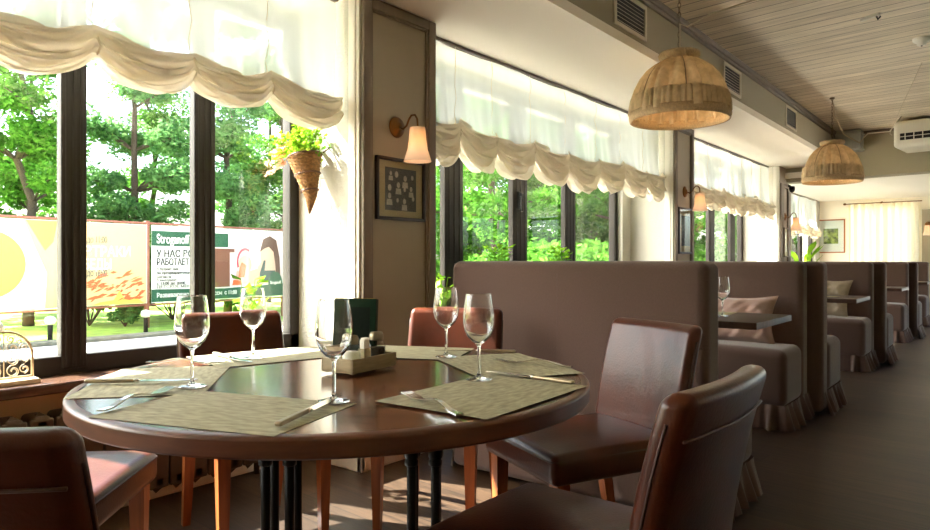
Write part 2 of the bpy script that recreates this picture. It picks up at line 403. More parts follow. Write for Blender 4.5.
# pier mouldings
b = MB()
for i, (a, c) in enumerate(piers):
    zt = 2.395 if i < 2 else 2.16
    wd = 0.055 if i < 2 else 0.16
    b.bbox(FX, FX+0.022, a-0.004, a+wd, 0.14, zt, 0.006).bbox(FX, FX+0.022, c-wd, c+0.004, 0.14, zt, 0.006)
    b.bbox(FX, FX+0.022, a+wd, c-wd, zt-0.055, zt, 0.006)
    if i < 2:
        b.bbox(FX+0.002, FX+0.014, a+wd, a+wd+0.014, 0.14, zt-0.055, 0.004).bbox(FX+0.002, FX+0.014, c-wd-0.014, c-wd, 0.14, zt-0.055, 0.004)
        b.bbox(FX+0.002, FX+0.014, a+wd+.014, c-wd-.014, zt-0.069, zt-0.055, 0.004)
struct(b, 'trim_2', 'trimw')
b = MB()
for (a, c) in piers: # pale plinths and white edge strips beside the reveals
    b.bbox(FX-0.005, FX+0.03, a-0.03, c+0.03, 0.0, 0.14, 0.006)
    b.bbox(-2.985, FX+0.03, a-0.03, a+0.0, 0.0, 0.14, 0.006)
    b.bbox(FX-0.085, FX-0.004, a-0.014, a, 0.14, 2.39, 0.004)
    b.bbox(FX-0.055, FX-0.025, a-0.022, a-0.014, 0.14, 2.39, 0.004)
struct(b, 'trim_3', 'white')
b = MB()
for (a, c) in ((-2.6, 2.30), (2.91, 6.35), (6.89, 10.19), (10.78, 15.0)): b.bbox(-2.985, -2.965, a, c, 0.0, 0.09, 0.005)
struct(b, 'baseboard_left', 'white')
# beam between the rooms (turned a little) and far walls
S6 = Tm((-1.87, 10.5, 0), radians(-6))
b = MB().box(-1.5, 6.2, 0.0, 0.28, 2.20, 2.82, 0, S6); struct(b, 'wall_beam', 'olive')
b = MB().bbox(-0.95, 6.1, -0.03, 0.0, 2.765, 2.80, 0.01, 0, S6); struct(b, 'trim_4', 'trimw')
b = MB().box(-3.3, -2.45, 15.0, 15.2, 0.0, 2.3, 0).box(-2.45, 4.2, 15.0, 15.2, 0.0, 0.3).box(-1.35, -0.3, 15.0, 15.2, 0.3, 2.3).box(-2.45, -1.35, 15.0, 15.05, 2.05, 2.3).box(3.8, 4.2, 15.0, 15.2, 0.3, 2.3); struct(b, 'wall_back', 'plaster')
b = MB().box(-3.3, 4.2, -2.8, -2.6, 0.0, 2.9, 0); struct(b, 'wall_front', 'plaster')
b = MB().box(4.0, 4.2, -2.6, 10.9, 0.0, 2.9, 0).box(4.0, 4.2, 10.9, 15.3, 0, 0.3).box(4.0, 4.2, 10.9, 15.3, 2.2, 2.9); struct(b, 'wall_right', 'plaster')

# sills
def sill(name, a, c):
    b = MB().bbox(-3.10, -2.85, a, c, 0.545, 0.587, 0.008); struct(b, name, 'sill')
sill('trim_5', -2.5, 2.33); sill('trim_6', 2.88, 6.37); sill('trim_7', 6.865, 10.21); sill('trim_8', 10.76, 14.6)

# windows
def window(name, y0, y1, mull, handle=None):
    t = empty(name, (WX, (y0+y1)/2, 0.587), kind='structure')
    oy = (y0+y1)/2
    zb, zt = 0.0, 1.80
    f = MB().bbox(-0.04, 0.03, y0-oy, y1-oy, zb, zb+0.075, 0.006).bbox(-0.04, 0.03, y0-oy, y1-oy, zt-0.075, zt, 0.006)
    f.bbox(-0.04, 0.03, y0-oy, y0-oy+0.06, zb, zt, 0.006).bbox(-0.04, 0.03, y1-oy-0.06, y1-oy, zb, zt, 0.006)
    f.build('frame', 'frame', t)
    edges = [y0+0.03]
    for (my, mw) in mull:
        g = MB().bbox(-0.015, 0.035, my-oy-mw/2, my-oy+mw/2, 0.02, zt-0.02, 0.006)
        for q in (-0.28, 0.0, 0.28): g.bbox(0.033, 0.04, my-oy+mw*q-0.006, my-oy+mw*q+0.006, 0.03, zt-0.03, 0.002)
        g.build('mullion', 'frame', t)
        edges += [my-mw/2, my+mw/2]
    edges += [y1-0.03]
    for i in range(0, len(edges), 2):
        a, c = edges[i]-oy, edges[i+1]-oy
        g = MB().box(-0.008, -0.002, a, c, 0.05, zt-0.05); gl = g.build('glass_pane', 'pane', t)
        sp = MB()
        for (p, q) in ((a, a+0.014), (c-0.014, c)): sp.box(-0.02, 0.004, p+(0.002 if p == a else 0.03), q+0.002, 0.06, zt-0.06)
    if handle is not None:
        h = MB().bbox(0.04, 0.055, handle-oy-0.016, handle-oy+0.016, 0.88, 1.02, 0.004).bbox(0.055, 0.085, handle-oy-0.012, handle-oy+0.012, 0.98, 1.005, 0.004).bbox(0.07, 0.088, handle-oy-0.012, handle-oy+0.012, 0.86, 1.0, 0.005)
        h.build('handle', 'black', t)
    return t
window('window_1', -2.5, 2.335, [(-1.5, 0.1), (-0.7, 0.1), (0.0, 0.1), (0.58, 0.1), (1.185, 0.1), (1.775, 0.11)])
window('window_2', 2.876, 6.20, [(3.66, 0.2), (4.48, 0.2), (5.27, 0.18)], 4.44)
b = MB().box(-3.13, -3.0, 6.2, 6.38, 0.55, 2.4); struct(b, 'wall_left', 'stucco')
window('window_3', 6.86, 10.22, [(7.9, 0.2), (8.9, 0.2), (9.75, 0.18)], 7.9)
def plain_window(name, x0, x1, y0, y1, nb):
    t = empty(name, ((x0+x1)/2, (y0+y1)/2, 0.3), kind='structure'); hx_, hy_ = (x1-x0)/2, (y1-y0)/2; al = hx_ > hy_
    f = MB().bbox(-hx_, hx_, -hy_, hy_, 0, 0.06, 0.004).bbox(-hx_, hx_, -hy_, hy_, 1.84, 1.90, 0.004)
    for k in range(nb+1):
        c = -1+2*k/nb
        if al: f.bbox(c*(hx_-0.03)-0.03, c*(hx_-0.03)+0.03, -hy_, hy_, 0, 1.9, 0.004)
        else: f.bbox(-hx_, hx_, c*(hy_-0.03)-0.03, c*(hy_-0.03)+0.03, 0, 1.9, 0.004)
    f.build('frame', 'frame', t)
    (MB().box(-hx_, hx_, -0.004, 0.004, 0.03, 1.87) if al else MB().box(-0.004, 0.004, -hy_, hy_, 0.03, 1.87)).build('glass_pane', 'pane', t)
plain_window('window_5', -2.45, -1.35, 15.06, 15.14, 2); plain_window('added_window_6', -0.3, 3.8, 15.06, 15.14, 4); plain_window('added_window_7', 4.06, 4.14, 10.9, 15.0, 4)  # last two are unseen windows, added to let sky light brighten the far room
b = MB().box(4.2, 30, -40, 70, GZ_-0.2, GZ_).box(-3.3, 4.2, 15.3, 70, GZ_-0.2, GZ_); struct(b, 'ground', 'path')
window('window_4', 10.75, 14.6, [(11.7, 0.2), (12.7, 0.2), (13.7, 0.2)])

# ------------------------------------------------------------------ outdoors
GZ = -0.6
b = MB().box(-60, -3.3, -40, 70, GZ-0.2, GZ); struct(b, 'ground', 'grass')
b = MB().box(-14.6, -3.35, -40, 70, GZ, GZ+0.015); struct(b, 'path', 'path')
b = MB().bbox(-15.05, -14.6, -40, 70, GZ, GZ+0.09, 0.03); struct(b, 'kerb', 'kerb')
# banner fence : direction turned 5.6 degrees from the wall
FA = radians(95.6)
P0 = Vector((-16.6, 5.0, 0))
def fence_at(s): return (P0.x + cos(FA)*s, P0.y + sin(FA)*s, 0)
fe = empty('banner_fence', fence_at(0), FA, 'reddish steel frame fence carrying the banners across the lawn', 'fence')
fr = MB()
fr.bbox(-6.0, 7.75, -0.03, 0.03, 2.0, 2.05, 0.01).bbox(-6.0, 7.75, -0.03, 0.03, -0.05, 0.0, 0.01)
fr.build('rail', 'rust', fe)
for s in (-5.9, -2.9, 3.29, 7.72):
    MB().bbox(s-0.05, s+0.05, -0.05, 0.05, GZ, 2.08, 0.01).build('post', 'rust', fe)
def poly(mb, pts, y, mi=0, th=0.006):
    n = len(pts); vs = [(p[0], y, p[1]) for p in pts] + [(p[0], y+th, p[1]) for p in pts]
    fs = [tuple(range(n)), tuple(reversed(range(n, 2*n)))] + [(i, i+n, (i+1) % n+n, (i+1) % n) for i in range(n)]
    return mb.add(vs, fs, mi)
def ell(cx, cz, rx, rz, n=32, a0=0, a1=2*pi): return [(cx+rx*cos(a0+(a1-a0)*i/n), cz+rz*sin(a0+(a1-a0)*i/n)) for i in range(n)]
# breakfast banner
b1 = empty('banner', fence_at(0), FA, 'long cream and yellow breakfast banner on the fence, left of the green one', 'banner')
MB().box(-6.8, 3.78, -0.062, -0.055, 0.02, 1.98).build('sheet', 'ban_w', b1)
g = MB()
poly(g, [(1.0, 0.03), (3.76, 0.03), (3.76, 1.97), (0.5, 1.97), (0.75, 1.4), (1.05, 0.8)], -0.070, 0)
g.build('cream_print', 'ban_y', b1)
g = MB(); poly(g, ell(-0.3, 1.0, 0.85, 0.72), -0.072); poly(g, [(0.55, 1.96), (1.3, 1.96), (1.2, 1.5), (1.0, 1.3)], -0.074)
g.build('yellow_print', 'ban_y2', b1)
textmesh('до 11:00', 0.22, 'lettering', 'inkpale', b1, (2.05, -0.078, 1.50), 0.55)
textmesh('ЗАВТРАКИ', 0.34, 'lettering', 'ban_w', b1, (1.55, -0.078, 1.18), 1.7)
textmesh('ОБЕДЫ', 0.34, 'lettering', 'ban_w', b1, (1.75, -0.078, 0.88), 0.95)
textmesh('до 16:00', 0.22, 'lettering', 'inkpale', b1, (2.05, -0.078, 0.72), 0.55)
g = MB(); rnd = random.Random(3)
for i in range(70):
    t = rnd.random(); cx = 2.1+1.55*t; cz = 0.14+rnd.random()*(0.35+0.42*sin(pi*min(1, t*0.9+0.1)))
    a = rnd.uniform(0.0, 0.9); L = rnd.uniform(0.05, 0.22); wd = rnd.uniform(0.012, 0.035)
    dx, dz = cos(a)*L, sin(a)*L*0.6
    poly(g, [(cx-dx, cz-dz), (cx, cz-wd), (cx+dx, cz+dz), (cx, cz+wd*1.4)], -0.078-0.0004*(i % 9))
g.build('food_print', 'orange', b1)
g = MB(); poly(g, [(2.2, 0.03), (3.7, 0.03), (3.5, 0.14), (3.1, 0.15), (2.95, 0.36), (2.8, 0.14), (2.4, 0.10)], -0.0795); g.build('yellow_print', 'ban_y2', b1)
# green notice banner
b2 = empty('banner', fence_at(0.194), FA, 'white banner with green bands, small lettering and a family photo', 'banner'); b2.scale = (0.812, 1, 1); b1.scale = (0.862, 1, 1)
MB().box(3.92, 9.18, -0.062, -0.055, 0.02, 1.98).build('sheet', 'ban_w', b2)
g = MB(); poly(g, [(3.92, 1.46), (6.75, 1.46), (6.75, 1.84), (3.92, 1.84)], -0.070)
poly(g, [(3.92, 0.04), (9.18, 0.04), (9.18, 0.40), (6.6, 0.32), (3.92, 0.36)], -0.072)
g.build('green_band', 'ban_g', b2)
textmesh('Stroganoff', 0.34, 'lettering', 'ban_w', b2, (4.08, -0.078, 1.53), 1.14)
textmesh('У НАС ВСЁ', 0.26, 'lettering', 'ink', b2, (4.08, -0.075, 1.18), 1.45)
textmesh('РАБОТАЕТ НА ВАС', 0.24, 'lettering', 'ink', b2, (4.08, -0.075, 0.97), 2.0)
textmesh('В будние дни', 0.10, 'lettering', 'inkpale', b2, (4.08, -0.075, 0.84), 0.75)
textmesh('по предварительной', 0.10, 'lettering', 'ink', b2, (4.08, -0.075, 0.74), 1.3)
textmesh('записи', 0.10, 'lettering', 'inkpale', b2, (4.08, -0.075, 0.64), 0.5)
textmesh('В выходные', 0.09, 'lettering', 'inkpale', b2, (4.08, -0.075, 0.56), 0.7)
textmesh('с 13:00 до 20:00', 0.10, 'lettering', 'ink', b2, (4.08, -0.075, 0.47), 1.0)
textmesh('ДЕТСКОЕ МЕНЮ', 0.10, 'lettering', 'inkpale', b2, (4.08, -0.075, 0.385), 1.35, ext=0.003)
textmesh('Развивающие мастер-классы  с 11:00', 0.16, 'lettering', 'ban_w', b2, (4.08, -0.080, 0.15), 3.0)
g = MB(); poly(g, [(6.05, 0.35), (9.15, 0.42), (9.15, 1.9), (6.78, 1.9), (6.78, 1.44), (6.05, 1.44)], -0.068); ph = g.build('photo_print', 'palepink', b2)
g = MB(); poly(g, [(5.9, 1.42), (7.0, 1.42), (7.0, 1.32), (6.8, 1.32), (6.8, 0.36), (6.1, 0.36), (6.1, 1.32)], -0.080); g.build('door_print', 'brownp', b2)
g = MB(); poly(g, ell(8.45, 1.25, 0.32, 0.42), -0.083); poly(g, [(8.1, 0.45), (8.95, 0.45), (9.0, 1.2), (8.3, 1.2), (8.0, 0.9)], -0.082)
poly(g, ell(7.45, 0.98, 0.28, 0.26), -0.0832); poly(g, [(7.0, 0.42), (8.1, 0.42), (8.2, 0.9), (7.6, 0.78), (7.1, 0.8)], -0.0815); g.build('figure_print', 'skin', b2)
g = MB(); poly(g, [(8.1, 1.35), (8.25, 1.72), (8.55, 1.82), (8.85, 1.7), (9.0, 1.2), (9.05, 0.5), (8.85, 0.5), (8.8, 1.0), (8.72, 1.35), (8.5, 1.5), (8.3, 1.45)], -0.087); g.build('hair_print', 'hair', b2)
g = MB(); poly(g, [(8.05, 0.46), (8.85, 0.46), (8.8, 0.8), (8.3, 0.8), (8.35, 1.1), (8.27, 1.1), (8.1, 0.75)], -0.089); g.build('dress_print', 'slate', b2)
g = MB(); arc = [(7.45+0.36*cos(a), 1.05+0.40*sin(a)) for a in [radians(60+12*i) for i in range(13)]]; arc2 = [(7.45+0.30*cos(a), 1.05+0.33*sin(a)) for a in [radians(60+12*i) for i in range(13)]]
poly(g, arc+arc2[::-1], -0.088); g.build('hat_print', 'pinkp', b2)
g = MB(); poly(g, [(7.15, 0.6), (7.4, 0.62), (7.5, 0.95), (7.3, 1.05), (7.2, 0.85)], -0.0885); poly(g, [(6.9, 0.4), (7.3, 0.4), (7.25, 0.52), (6.95, 0.55)], -0.0886); g.build('toy_print', 'orange', b2)
g = MB(); poly(g, ell(8.8, 0.42, 0.33, 0.34), -0.092); g.build('round_logo', 'ban_g', b2)
textmesh('Stroganoff', 0.13, 'lettering', 'ban_w', b2, (8.55, -0.098, 0.40), 0.5)

# trees
def leaf_cloud(mb, centres, n, size, mi, rnd):
    for i in range(n):
        c, r = centres[rnd.randrange(len(centres))]
        while True:
            d = Vector((rnd.uniform(-1, 1), rnd.uniform(-1, 1), rnd.uniform(-1, 1)))
            if d.length < 1 and d.length > 0.35: break
        p = Vector(c) + Vector((d.x*r, d.y*r, d.z*r*0.72))
        s = size*rnd.uniform(0.6, 1.3)
        a = Vector((rnd.gauss(0, 1), rnd.gauss(0, 1), rnd.gauss(0, 0.6))).normalized()
        bb = a.orthogonal().normalized(); bb = Matrix.Rotation(rnd.uniform(0, 6.28), 3, a) @ bb
        mb.add([p-a*s, p+bb*s*0.45, p+a*s, p-bb*s*0.45], [(0, 1, 2, 3)], mi)
def make_tree(seed, h, spread, nl, fol, name, label, flo=0.12):
    rnd = random.Random(seed); t = empty(name, (0, 0, 0), 0, label, 'tree', 'trees beyond the fence')
    tr = MB(); pts = [(rnd.uniform(-.05, .05)*i, rnd.uniform(-.05, .05)*i, h*0.95*i/8) for i in range(9)]
    tr.tube(pts, [0.13*(1-i/9.5)+0.015 for i in range(9)], 8)
    cen = []
    for k in range(40):
        f = rnd.uniform(flo, 1.0); i = min(7, int(f*8)); base = Vector(pts[i]); an = rnd.uniform(0, 2*pi)
        L = spread*(1.15-abs(f-0.45)*1.1)*rnd.uniform(0.5, 1.0)
        tip = base + Vector((cos(an)*L, sin(an)*L, rnd.uniform(0.2, 0.9)))
        mid = (base+tip)/2 + Vector((0, 0, 0.15))
        tr.tube([base, mid, tip], [0.045, 0.03, 0.01], 5)
        cen.append((tip, rnd.uniform(0.45, 0.85))); cen.append((mid, rnd.uniform(0.3, 0.6)))
    cen.append((Vector((pts[8][0], pts[8][1], h)), 0.7))
    tr.build('trunk', 'bark', t)
    lf = MB(); leaf_cloud(lf, cen, nl, 0.085, 0, rnd); lf.build('foliage', fol, t)
    return t
protos = [make_tree(1, 9.0, 1.7, 22000, 'tree1', 'tree', 'mid green leafy tree standing behind the banner fence'),
          make_tree(2, 10.5, 1.9, 24000, 'tree2', 'tree', 'darker green leafy tree standing behind the banner fence'),
          make_tree(3, 8.0, 2.1, 24000, 'tree1', 'tree', 'bushy green tree seen through the second window')]
spots = [(0, -19.8, 6.6, 0.3), (1, -20.5, 9.6, 1.2), (1, -19.6, 12.2, 2.6), (0, -19.8, 14.6, 4.0), (1, -24.0, 4.6, 5.1), (0, -24.5, 8.2, 0.7), (1, -24.0, 16.8, 3.3), (0, -25, 12.4, 2.2),
         (2, -11.0, 15.0, 0.4), (2, -12.5, 18.0, 1.7), (1, -11.5, 21.5, 2.9), (2, -9.5, 25.5, 4.1), (2, -15.0, 17.5, 5.2), (2, -8.8, 18.5, 0.9), (1, -14.0, 26.0, 3.8), (2, -7.0, 30.0, 1.3), (2,-17.0,22.0,2.2)]
seen = set()
TL_LAB = {0: 'mid green leafy tree standing behind the banner fence', 1: 'dark green tall tree standing behind the banner fence'}
for i, (k, x, y, a) in enumerate(spots):
    o = protos[k] if k not in seen else copy_tree(protos[k]); seen.add(k)
    o.location = (x, y, GZ); o.rotation_euler = (0, 0, a)
    if i < 8: o['label'] = TL_LAB[k]; o['group'] = 'trees behind the banner fence'
    else: o['label'] = 'leafy green tree seen through the windows past the near pier'; o['group'] = 'trees past the near pier'
ht = make_tree(8, 12.5, 2.3, 16000, 'tree1', 'tree', 'tall tree with a high crown, added out of view to shade the booths', 0.6)
ht.location = (-10.9, 2.5, GZ); del ht['group']  # out-of-view tree added to keep the sun off the booths
# low hedge bushes behind the fence and on the lawn
def make_bush(seed, r, n, fol, size=0.07):
    rnd = random.Random(seed); t = empty('bush', (0, 0, 0)); st = MB(); cen = []
    for k in range(9):
        an = rnd.uniform(0, 6.28); L = r*rnd.uniform(0.2, 0.8); tip = Vector((cos(an)*L, sin(an)*L, r*rnd.uniform(0.5, 1.3)))
        st.tube([(0, 0, 0), tip*0.5+Vector((0, 0, .05)), tip], [0.02, 0.014, 0.005], 5); cen.append((tip, r*0.45))
    st.build('stem', 'bark', t); lf = MB(); leaf_cloud(lf, cen, n, size, 0, rnd); lf.build('foliage', fol, t); return t
bu = make_bush(11, 0.42, 900, 'tree2'); bu.location = (-17.7, 8.1, GZ); tag(bu, 'small dark bush on the lawn beneath the breakfast banner', 'bush')
hb = make_bush(12, 1.5, 3500, 'tree1', 0.1)
for i, (x, y) in enumerate([(-18.6, 7.6), (-18.7, 9.9), (-18.8, 12.6), (-7.8, 12.0), (-7.6, 14.6), (-8.6, 16.6), (-6.6, 17.5), (-6.8, 21.0)]):
    o = hb if i == 0 else copy_tree(hb); o.location = (x, y, GZ); o.rotation_euler = (0, 0, i*1.3)
    if i < 3: tag(o, 'rounded bright green bush showing just over the banner fence', 'bush', 'bushes behind the banner fence')
    else: tag(o, 'rounded green bush outside the window past the near pier', 'bush', 'bushes past the near pier')
# bollard lamps on the lawn
def bollard(x, y, lab):
    t = empty('bollard_lamp', (x, y, GZ), 0, lab, 'garden lamp')
    MB().cyl(0.05, 0, 0.34, 16).build('post', 'black', t)
    MB().lathe([(0.0001, 0.34), (0.09, 0.36), (0.11, 0.43), (0.09, 0.50), (0.0001, 0.53)], 20).build('globe', 'pot', t)
bollard(-15.6, 5.6, 'white globe bollard lamp on the lawn, nearer the ornate stand')
bollard(-15.9, 7.75, 'white globe bollard lamp on the lawn below the food banner')

# ------------------------------------------------------------------ blinds
def blind(y0, y1, knots, label, zk=1.80, zs=1.70, rail=True, seed=5, ztop=2.385):
    rnd = random.Random(seed); X0 = -2.70 if y0 < 10.5 else -2.98
    t = empty('roman_blind', (X0, (y0+y1)/2, 0), 0, label, 'blind'); oy = (y0+y1)/2
    kn = sorted(knots)
    def phase(y):
        for i in range(len(kn)-1):
            if kn[i] <= y <= kn[i+1]: return (y-kn[i])/(kn[i+1]-kn[i]), i
        return (0, 0) if y < kn[0] else (1, len(kn)-2)
    ja = [rnd.uniform(-.03, .03) for _ in kn]; jb = [rnd.uniform(-.5, .5) for _ in kn]
    def sag(f): return 1-(2*f-1)**2
    def skew(f, i): return min(1, max(0, f + 0.10*jb[i]*sin(pi*f)))
    def hem(y):
        f, i = phase(y); s = sag(skew(f, i)); base = zk+ja[i]*(1-f)+ja[i+1]*f
        return base - (zk-zs+0.02*jb[i])*s**0.75
    def top(y):
        f, i = phase(y); s = sag(skew(f, i)); base = zk+0.11+ja[i]*(1-f)+ja[i+1]*f
        return base - 0.05*s
    nu = max(40, int((y1-y0)/0.02))
    # sheer sheet
    def sheet(u, v):
        y = y0+(y1-y0)*u; z = ztop + (top(y)-0.02-ztop)*v; f, i = phase(y)
        pucker = exp_k(f)*0.5
        x = 0.010*sin(y*21+1.3*v)*(0.3+v) + 0.008*sin(y*53)*v + 0.05*v*v*sag(f) + 0.012*sin(y*7)
        return (x, y-oy+0.006*sin(z*9+y*3), z)
    MB().grid(sheet, nu, 14).build('sheer_panel', 'sheer', t)
    # gathered swags, four overlapping folds plus a back layer
    def folds(u, v, K=4, d=0.0, amp=1.0):
        y = y0+(y1-y0)*u; f, i = phase(y); s = sag(skew(f, i)); zt, zb = top(y), hem(y)
        vv = v
        ph = vv*K
        r1, r2 = jb[i]*4.0, ja[i]*60.0
        c1 = abs(sin(pi*(2.3*vv + 0.55*f + r1)))**0.7
        c2 = sin(2*pi*(4.6*vv - 0.9*f*(1-f)*4 + r2)); c3 = sin(2*pi*(8.3*vv + 1.7*f + r1))
        bul = 0.62*c1 + 0.22*c2*s + 0.12*c3*s + 0.10*sin(pi*vv)
        z = zt + (zb-zt)*(vv**0.9) - (0.010*c2 + 0.006*c3)*s*sin(pi*vv)
        x = 0.035 + (0.024+0.075*s)*bul*amp + 0.05*s*(1-vv)*0.6 + d + 0.006*sin(y*37+vv*9+i)
        return (x, y-oy + 0.010*sin(vv*13+i)*s, z)
    g = MB().grid(lambda u, v: folds(u, v), nu, 40)
    g.grid(lambda u, v: (folds(u, v, 3, -0.06, 0.4)[0], folds(u, v, 3)[1], folds(u, v, 3)[2]+0.012), nu, 12)
    g.build('gathered_hem', 'gather', t)
    # cords with ring knots
    for k in kn:
        if y0+0.02 < k < y1-0.02:
            c = MB(); c.tube([(0.012+0.01*sin(3*j+k), k-oy+0.004*sin(2.1*j), ztop-(ztop-zk-0.1)*j/6) for j in range(7)], 0.0018, 5)
            c.tube([(0.045, k-oy, zk+0.10), (0.07, k-oy+.004, zk+0.05), (0.05, k-oy, zk+0.02)], 0.004, 6)
            c.build('lift_cord', 'gather', t)
    if rail: MB().bbox(-0.02, 0.02, y0-oy, y1-oy, ztop-0.005, 2.40, 0.004).build('rail', 'rail', t)
    return t
def exp_k(f): return math.exp(-(min(f, 1-f)/0.08)**2)
k1 = [2.295, 1.877, 1.498, 1.11] + [1.11-0.39*i for i in range(1, 9)]
blind(min(k1), 2.30, k1, 'white sheer roman blind with cream swags over the nearest window, left of near pier', seed=5)
k2 = [2.93, 3.24, 3.62, 4.08, 4.56, 5.06, 5.50, 5.98, 6.33]
blind(2.90, 6.34, k2, 'white scalloped roman blind over the middle window between the two picture piers', seed=8, zs=1.61)
k3 = [6.90+0.41*i for i in range(9)]
blind(6.90, 10.18, k3, 'white scalloped roman blind over the window just before the far pier', seed=9, zs=1.63)
k4 = [10.8+0.47*i for i in range(9)]
blind(10.8, 14.56, k4, 'pale roman blind in the far bright room beyond the last pier', seed=10, zk=1.62, zs=1.50, ztop=2.235)

# ------------------------------------------------------------------ pendants
def ripple(amp, n):
    def g_(r, a, z):
        q = r*(1+amp*(abs(sin(n*0.5*a+0.5*sin(3*a)))-0.6)+amp*0.25*sin(round(n*0.37)*a+1.3)); return (q*cos(a), q*sin(a), z)
    return g_
def pendant(loc, label, chain_top, swag=None):
    t = empty('pendant_lamp', loc, 0, label, 'lamp', None)
    sc_ = 0.94 if loc[1] < 6 else 0.86
    prof = [(0.115, 0.385), (0.16, 0.36), (0.205, 0.325), (0.25, 0.27), (0.285, 0.20), (0.305, 0.14), (0.318, 0.08), (0.325, 0.03)]
    g = MB().lathe(prof, 260, 0, ripple(0.13, 18))
    g.build('shade', 'burlap', t)
    g = MB().lathe([(0.296, 0.165), (0.316, 0.155), (0.328, 0.10), (0.332, 0.05)], 340, 0, ripple(0.07, 48)); g.build('pleated_band', 'burlap', t)
    g = MB().lathe([(0.115, 0.385), (0.135, 0.40), (0.140, 0.42), (0.132, 0.435), (0.105, 0.43), (0.10, 0.40), (0.115, 0.385)], 96, 0, ripple(0.03, 24)); g.build('collar', 'fringe', t)
    g = MB().lathe([(0.322, 0.055), (0.338, 0.05), (0.342, 0.02), (0.334, -0.008), (0.318, -0.005), (0.318, 0.03), (0.322, 0.055)], 120, 0, ripple(0.006, 60)); g.build('trim_band', 'fringe', t)
    g = MB()
    for k in range(6):
        a = 2*pi*k/6; g.tube([(0.03*cos(a), 0.03*sin(a), 0.40)]+[(r*0.985*cos(a), r*0.985*sin(a), z) for (r, z) in prof], 0.003, 5)
    g.build('wire_frame', 'chain', t)
    bl = MB().lathe([(0.0001, 0.15), (0.022, 0.155), (0.034, 0.18), (0.030, 0.21), (0.018, 0.24), (0.016, 0.27)], 20).build('bulb', 'bulb', t)
    MB().cyl(0.02, 0.27, 0.34, 16).build('socket', 'chain', t)
    g = MB(); L = chain_top; n = int((L-0.40)/0.032)
    for k in range(n):
        z = 0.41 + (L-0.41)*(k+0.5)/n; rx = (k % 2)
        pts = [((0.010*cos(a) if not rx else 0), (0.010*cos(a) if rx else 0), z+0.021*sin(a)) for a in [2*pi*j/10 for j in range(10)]]
        g.tube(pts, 0.0028, 5, closed=True)
    g.tube([(0, 0, 0.30), (0.004, 0, 0.42)], 0.004, 6)
    g.build('chain', 'chain', t)
    g = MB().cyl(0.03, L-0.012, L, 16); g.build('ceiling_hook', 'chain', t)
    if swag: MB().tube(swag, 0.006, 6).build('power_cord', 'cordw', t)
    lt = bpy.data.lights.new('pendant_light', 'POINT'); lt.energy = 1.0; lt.color = (1, 0.74, 0.46); lt.shadow_soft_size = 0.035
    lo = bpy.data.objects.new('pendant_light', lt); C.objects.link(lo); lo.parent = t; lo.location = (0, 0, 0.10)
    t.scale = (sc_, sc_, 1)
    return t
pendant((-1.69, 4.32, 1.975), 'larger pleated burlap dome lamp hanging over the first booth table', 2.80-1.975,
        [(0.004, 0, 0.40), (0.01, -0.01, 0.62), (0.05, 0.02, 0.60), (0.2, 0.05, 0.66), (0.7, 0.25, 0.78), (1.1, 0.45, 0.815)])
pendant((-1.50, 8.10, 1.905), 'smaller looking pleated burlap dome lamp near the grey duct and air conditioner', 2.80-1.905,
        [(0.0, 0.0, 0.88), (0.03, 0.01, 0.70), (0.12, 0.05, 0.50), (0.28, 0.11, 0.40), (0.34, 0.3, 0.52), (0.5, 0.9, 0.6), (0.55, 1.6, 0.86)])

# ------------------------------------------------------------------ sconces
def sconce(loc, label, rz=0.0, on=True):
    t = empty('wall_sconce', loc, rz, label, 'lamp')          # back plate in local yz plane, arm goes to +x
    T = Tm((0, 0, 0), 0, 0, pi/2)
    MB().lathe([(0.0001, 0.028), (0.022, 0.026), (0.028, 0.018), (0.048, 0.014), (0.055, 0.006), (0.056, 0.0)], 28, 0, None, T).build('back_plate', 'brass', t)
    arc = [(0.02, 0, 0), (0.05, 0.0, -0.015), (0.075, 0, 0.0), (0.09, 0, 0.03), (0.11, 0, 0.05), (0.135, 0, 0.048), (0.15, 0, 0.025), (0.152, 0, 0.0), (0.152, 0, -0.02)]
    MB().tube(arc, 0.0055, 8).lathe([(0.0001, -0.012), (0.018, -0.014), (0.018, -0.045), (0.0001, -0.047)], 16, 0, None, Tm((0.152, 0, 0))).build('arm', 'brass', t)
    g = MB().lathe([(0.040, -0.02), (0.042, -0.035), (0.045, -0.08), (0.052, -0.13), (0.064, -0.17), (0.072, -0.195)], 40, 0, None, Tm((0.152, 0, 0)))
    g.build('lamp_shade', 'shade', t)
    MB().lathe([(0.0001, -0.135), (0.016, -0.13), (0.022, -0.11), (0.016, -0.08), (0.010, -0.05)], 16, 0, None, Tm((0.152, 0, 0))).build('bulb', 'bulb', t)
    lt = bpy.data.lights.new('sconce_light', 'POINT'); lt.energy = 0.11; lt.color = (1, 0.62, 0.38); lt.shadow_soft_size = 0.02
    lo = bpy.data.objects.new('sconce_light', lt); C.objects.link(lo); lo.parent = t; lo.location = (0.152, 0, -0.16)
    return t
sconce((FX, 2.585, 1.765), 'brass wall sconce with glowing cream shade, above the near pier photo')
sconce((FX, 6.66, 1.75), 'brass wall sconce lit on the second pier, left of the third blind')
sconce((FX+0.0, 10.48, 1.70), 'small brass wall sconce on the farthest pier beneath the camera')
sconce((-1.18, 14.705, 1.72), 'wall sconce on the grey panel at the right end of the bright back wall', -pi/2)

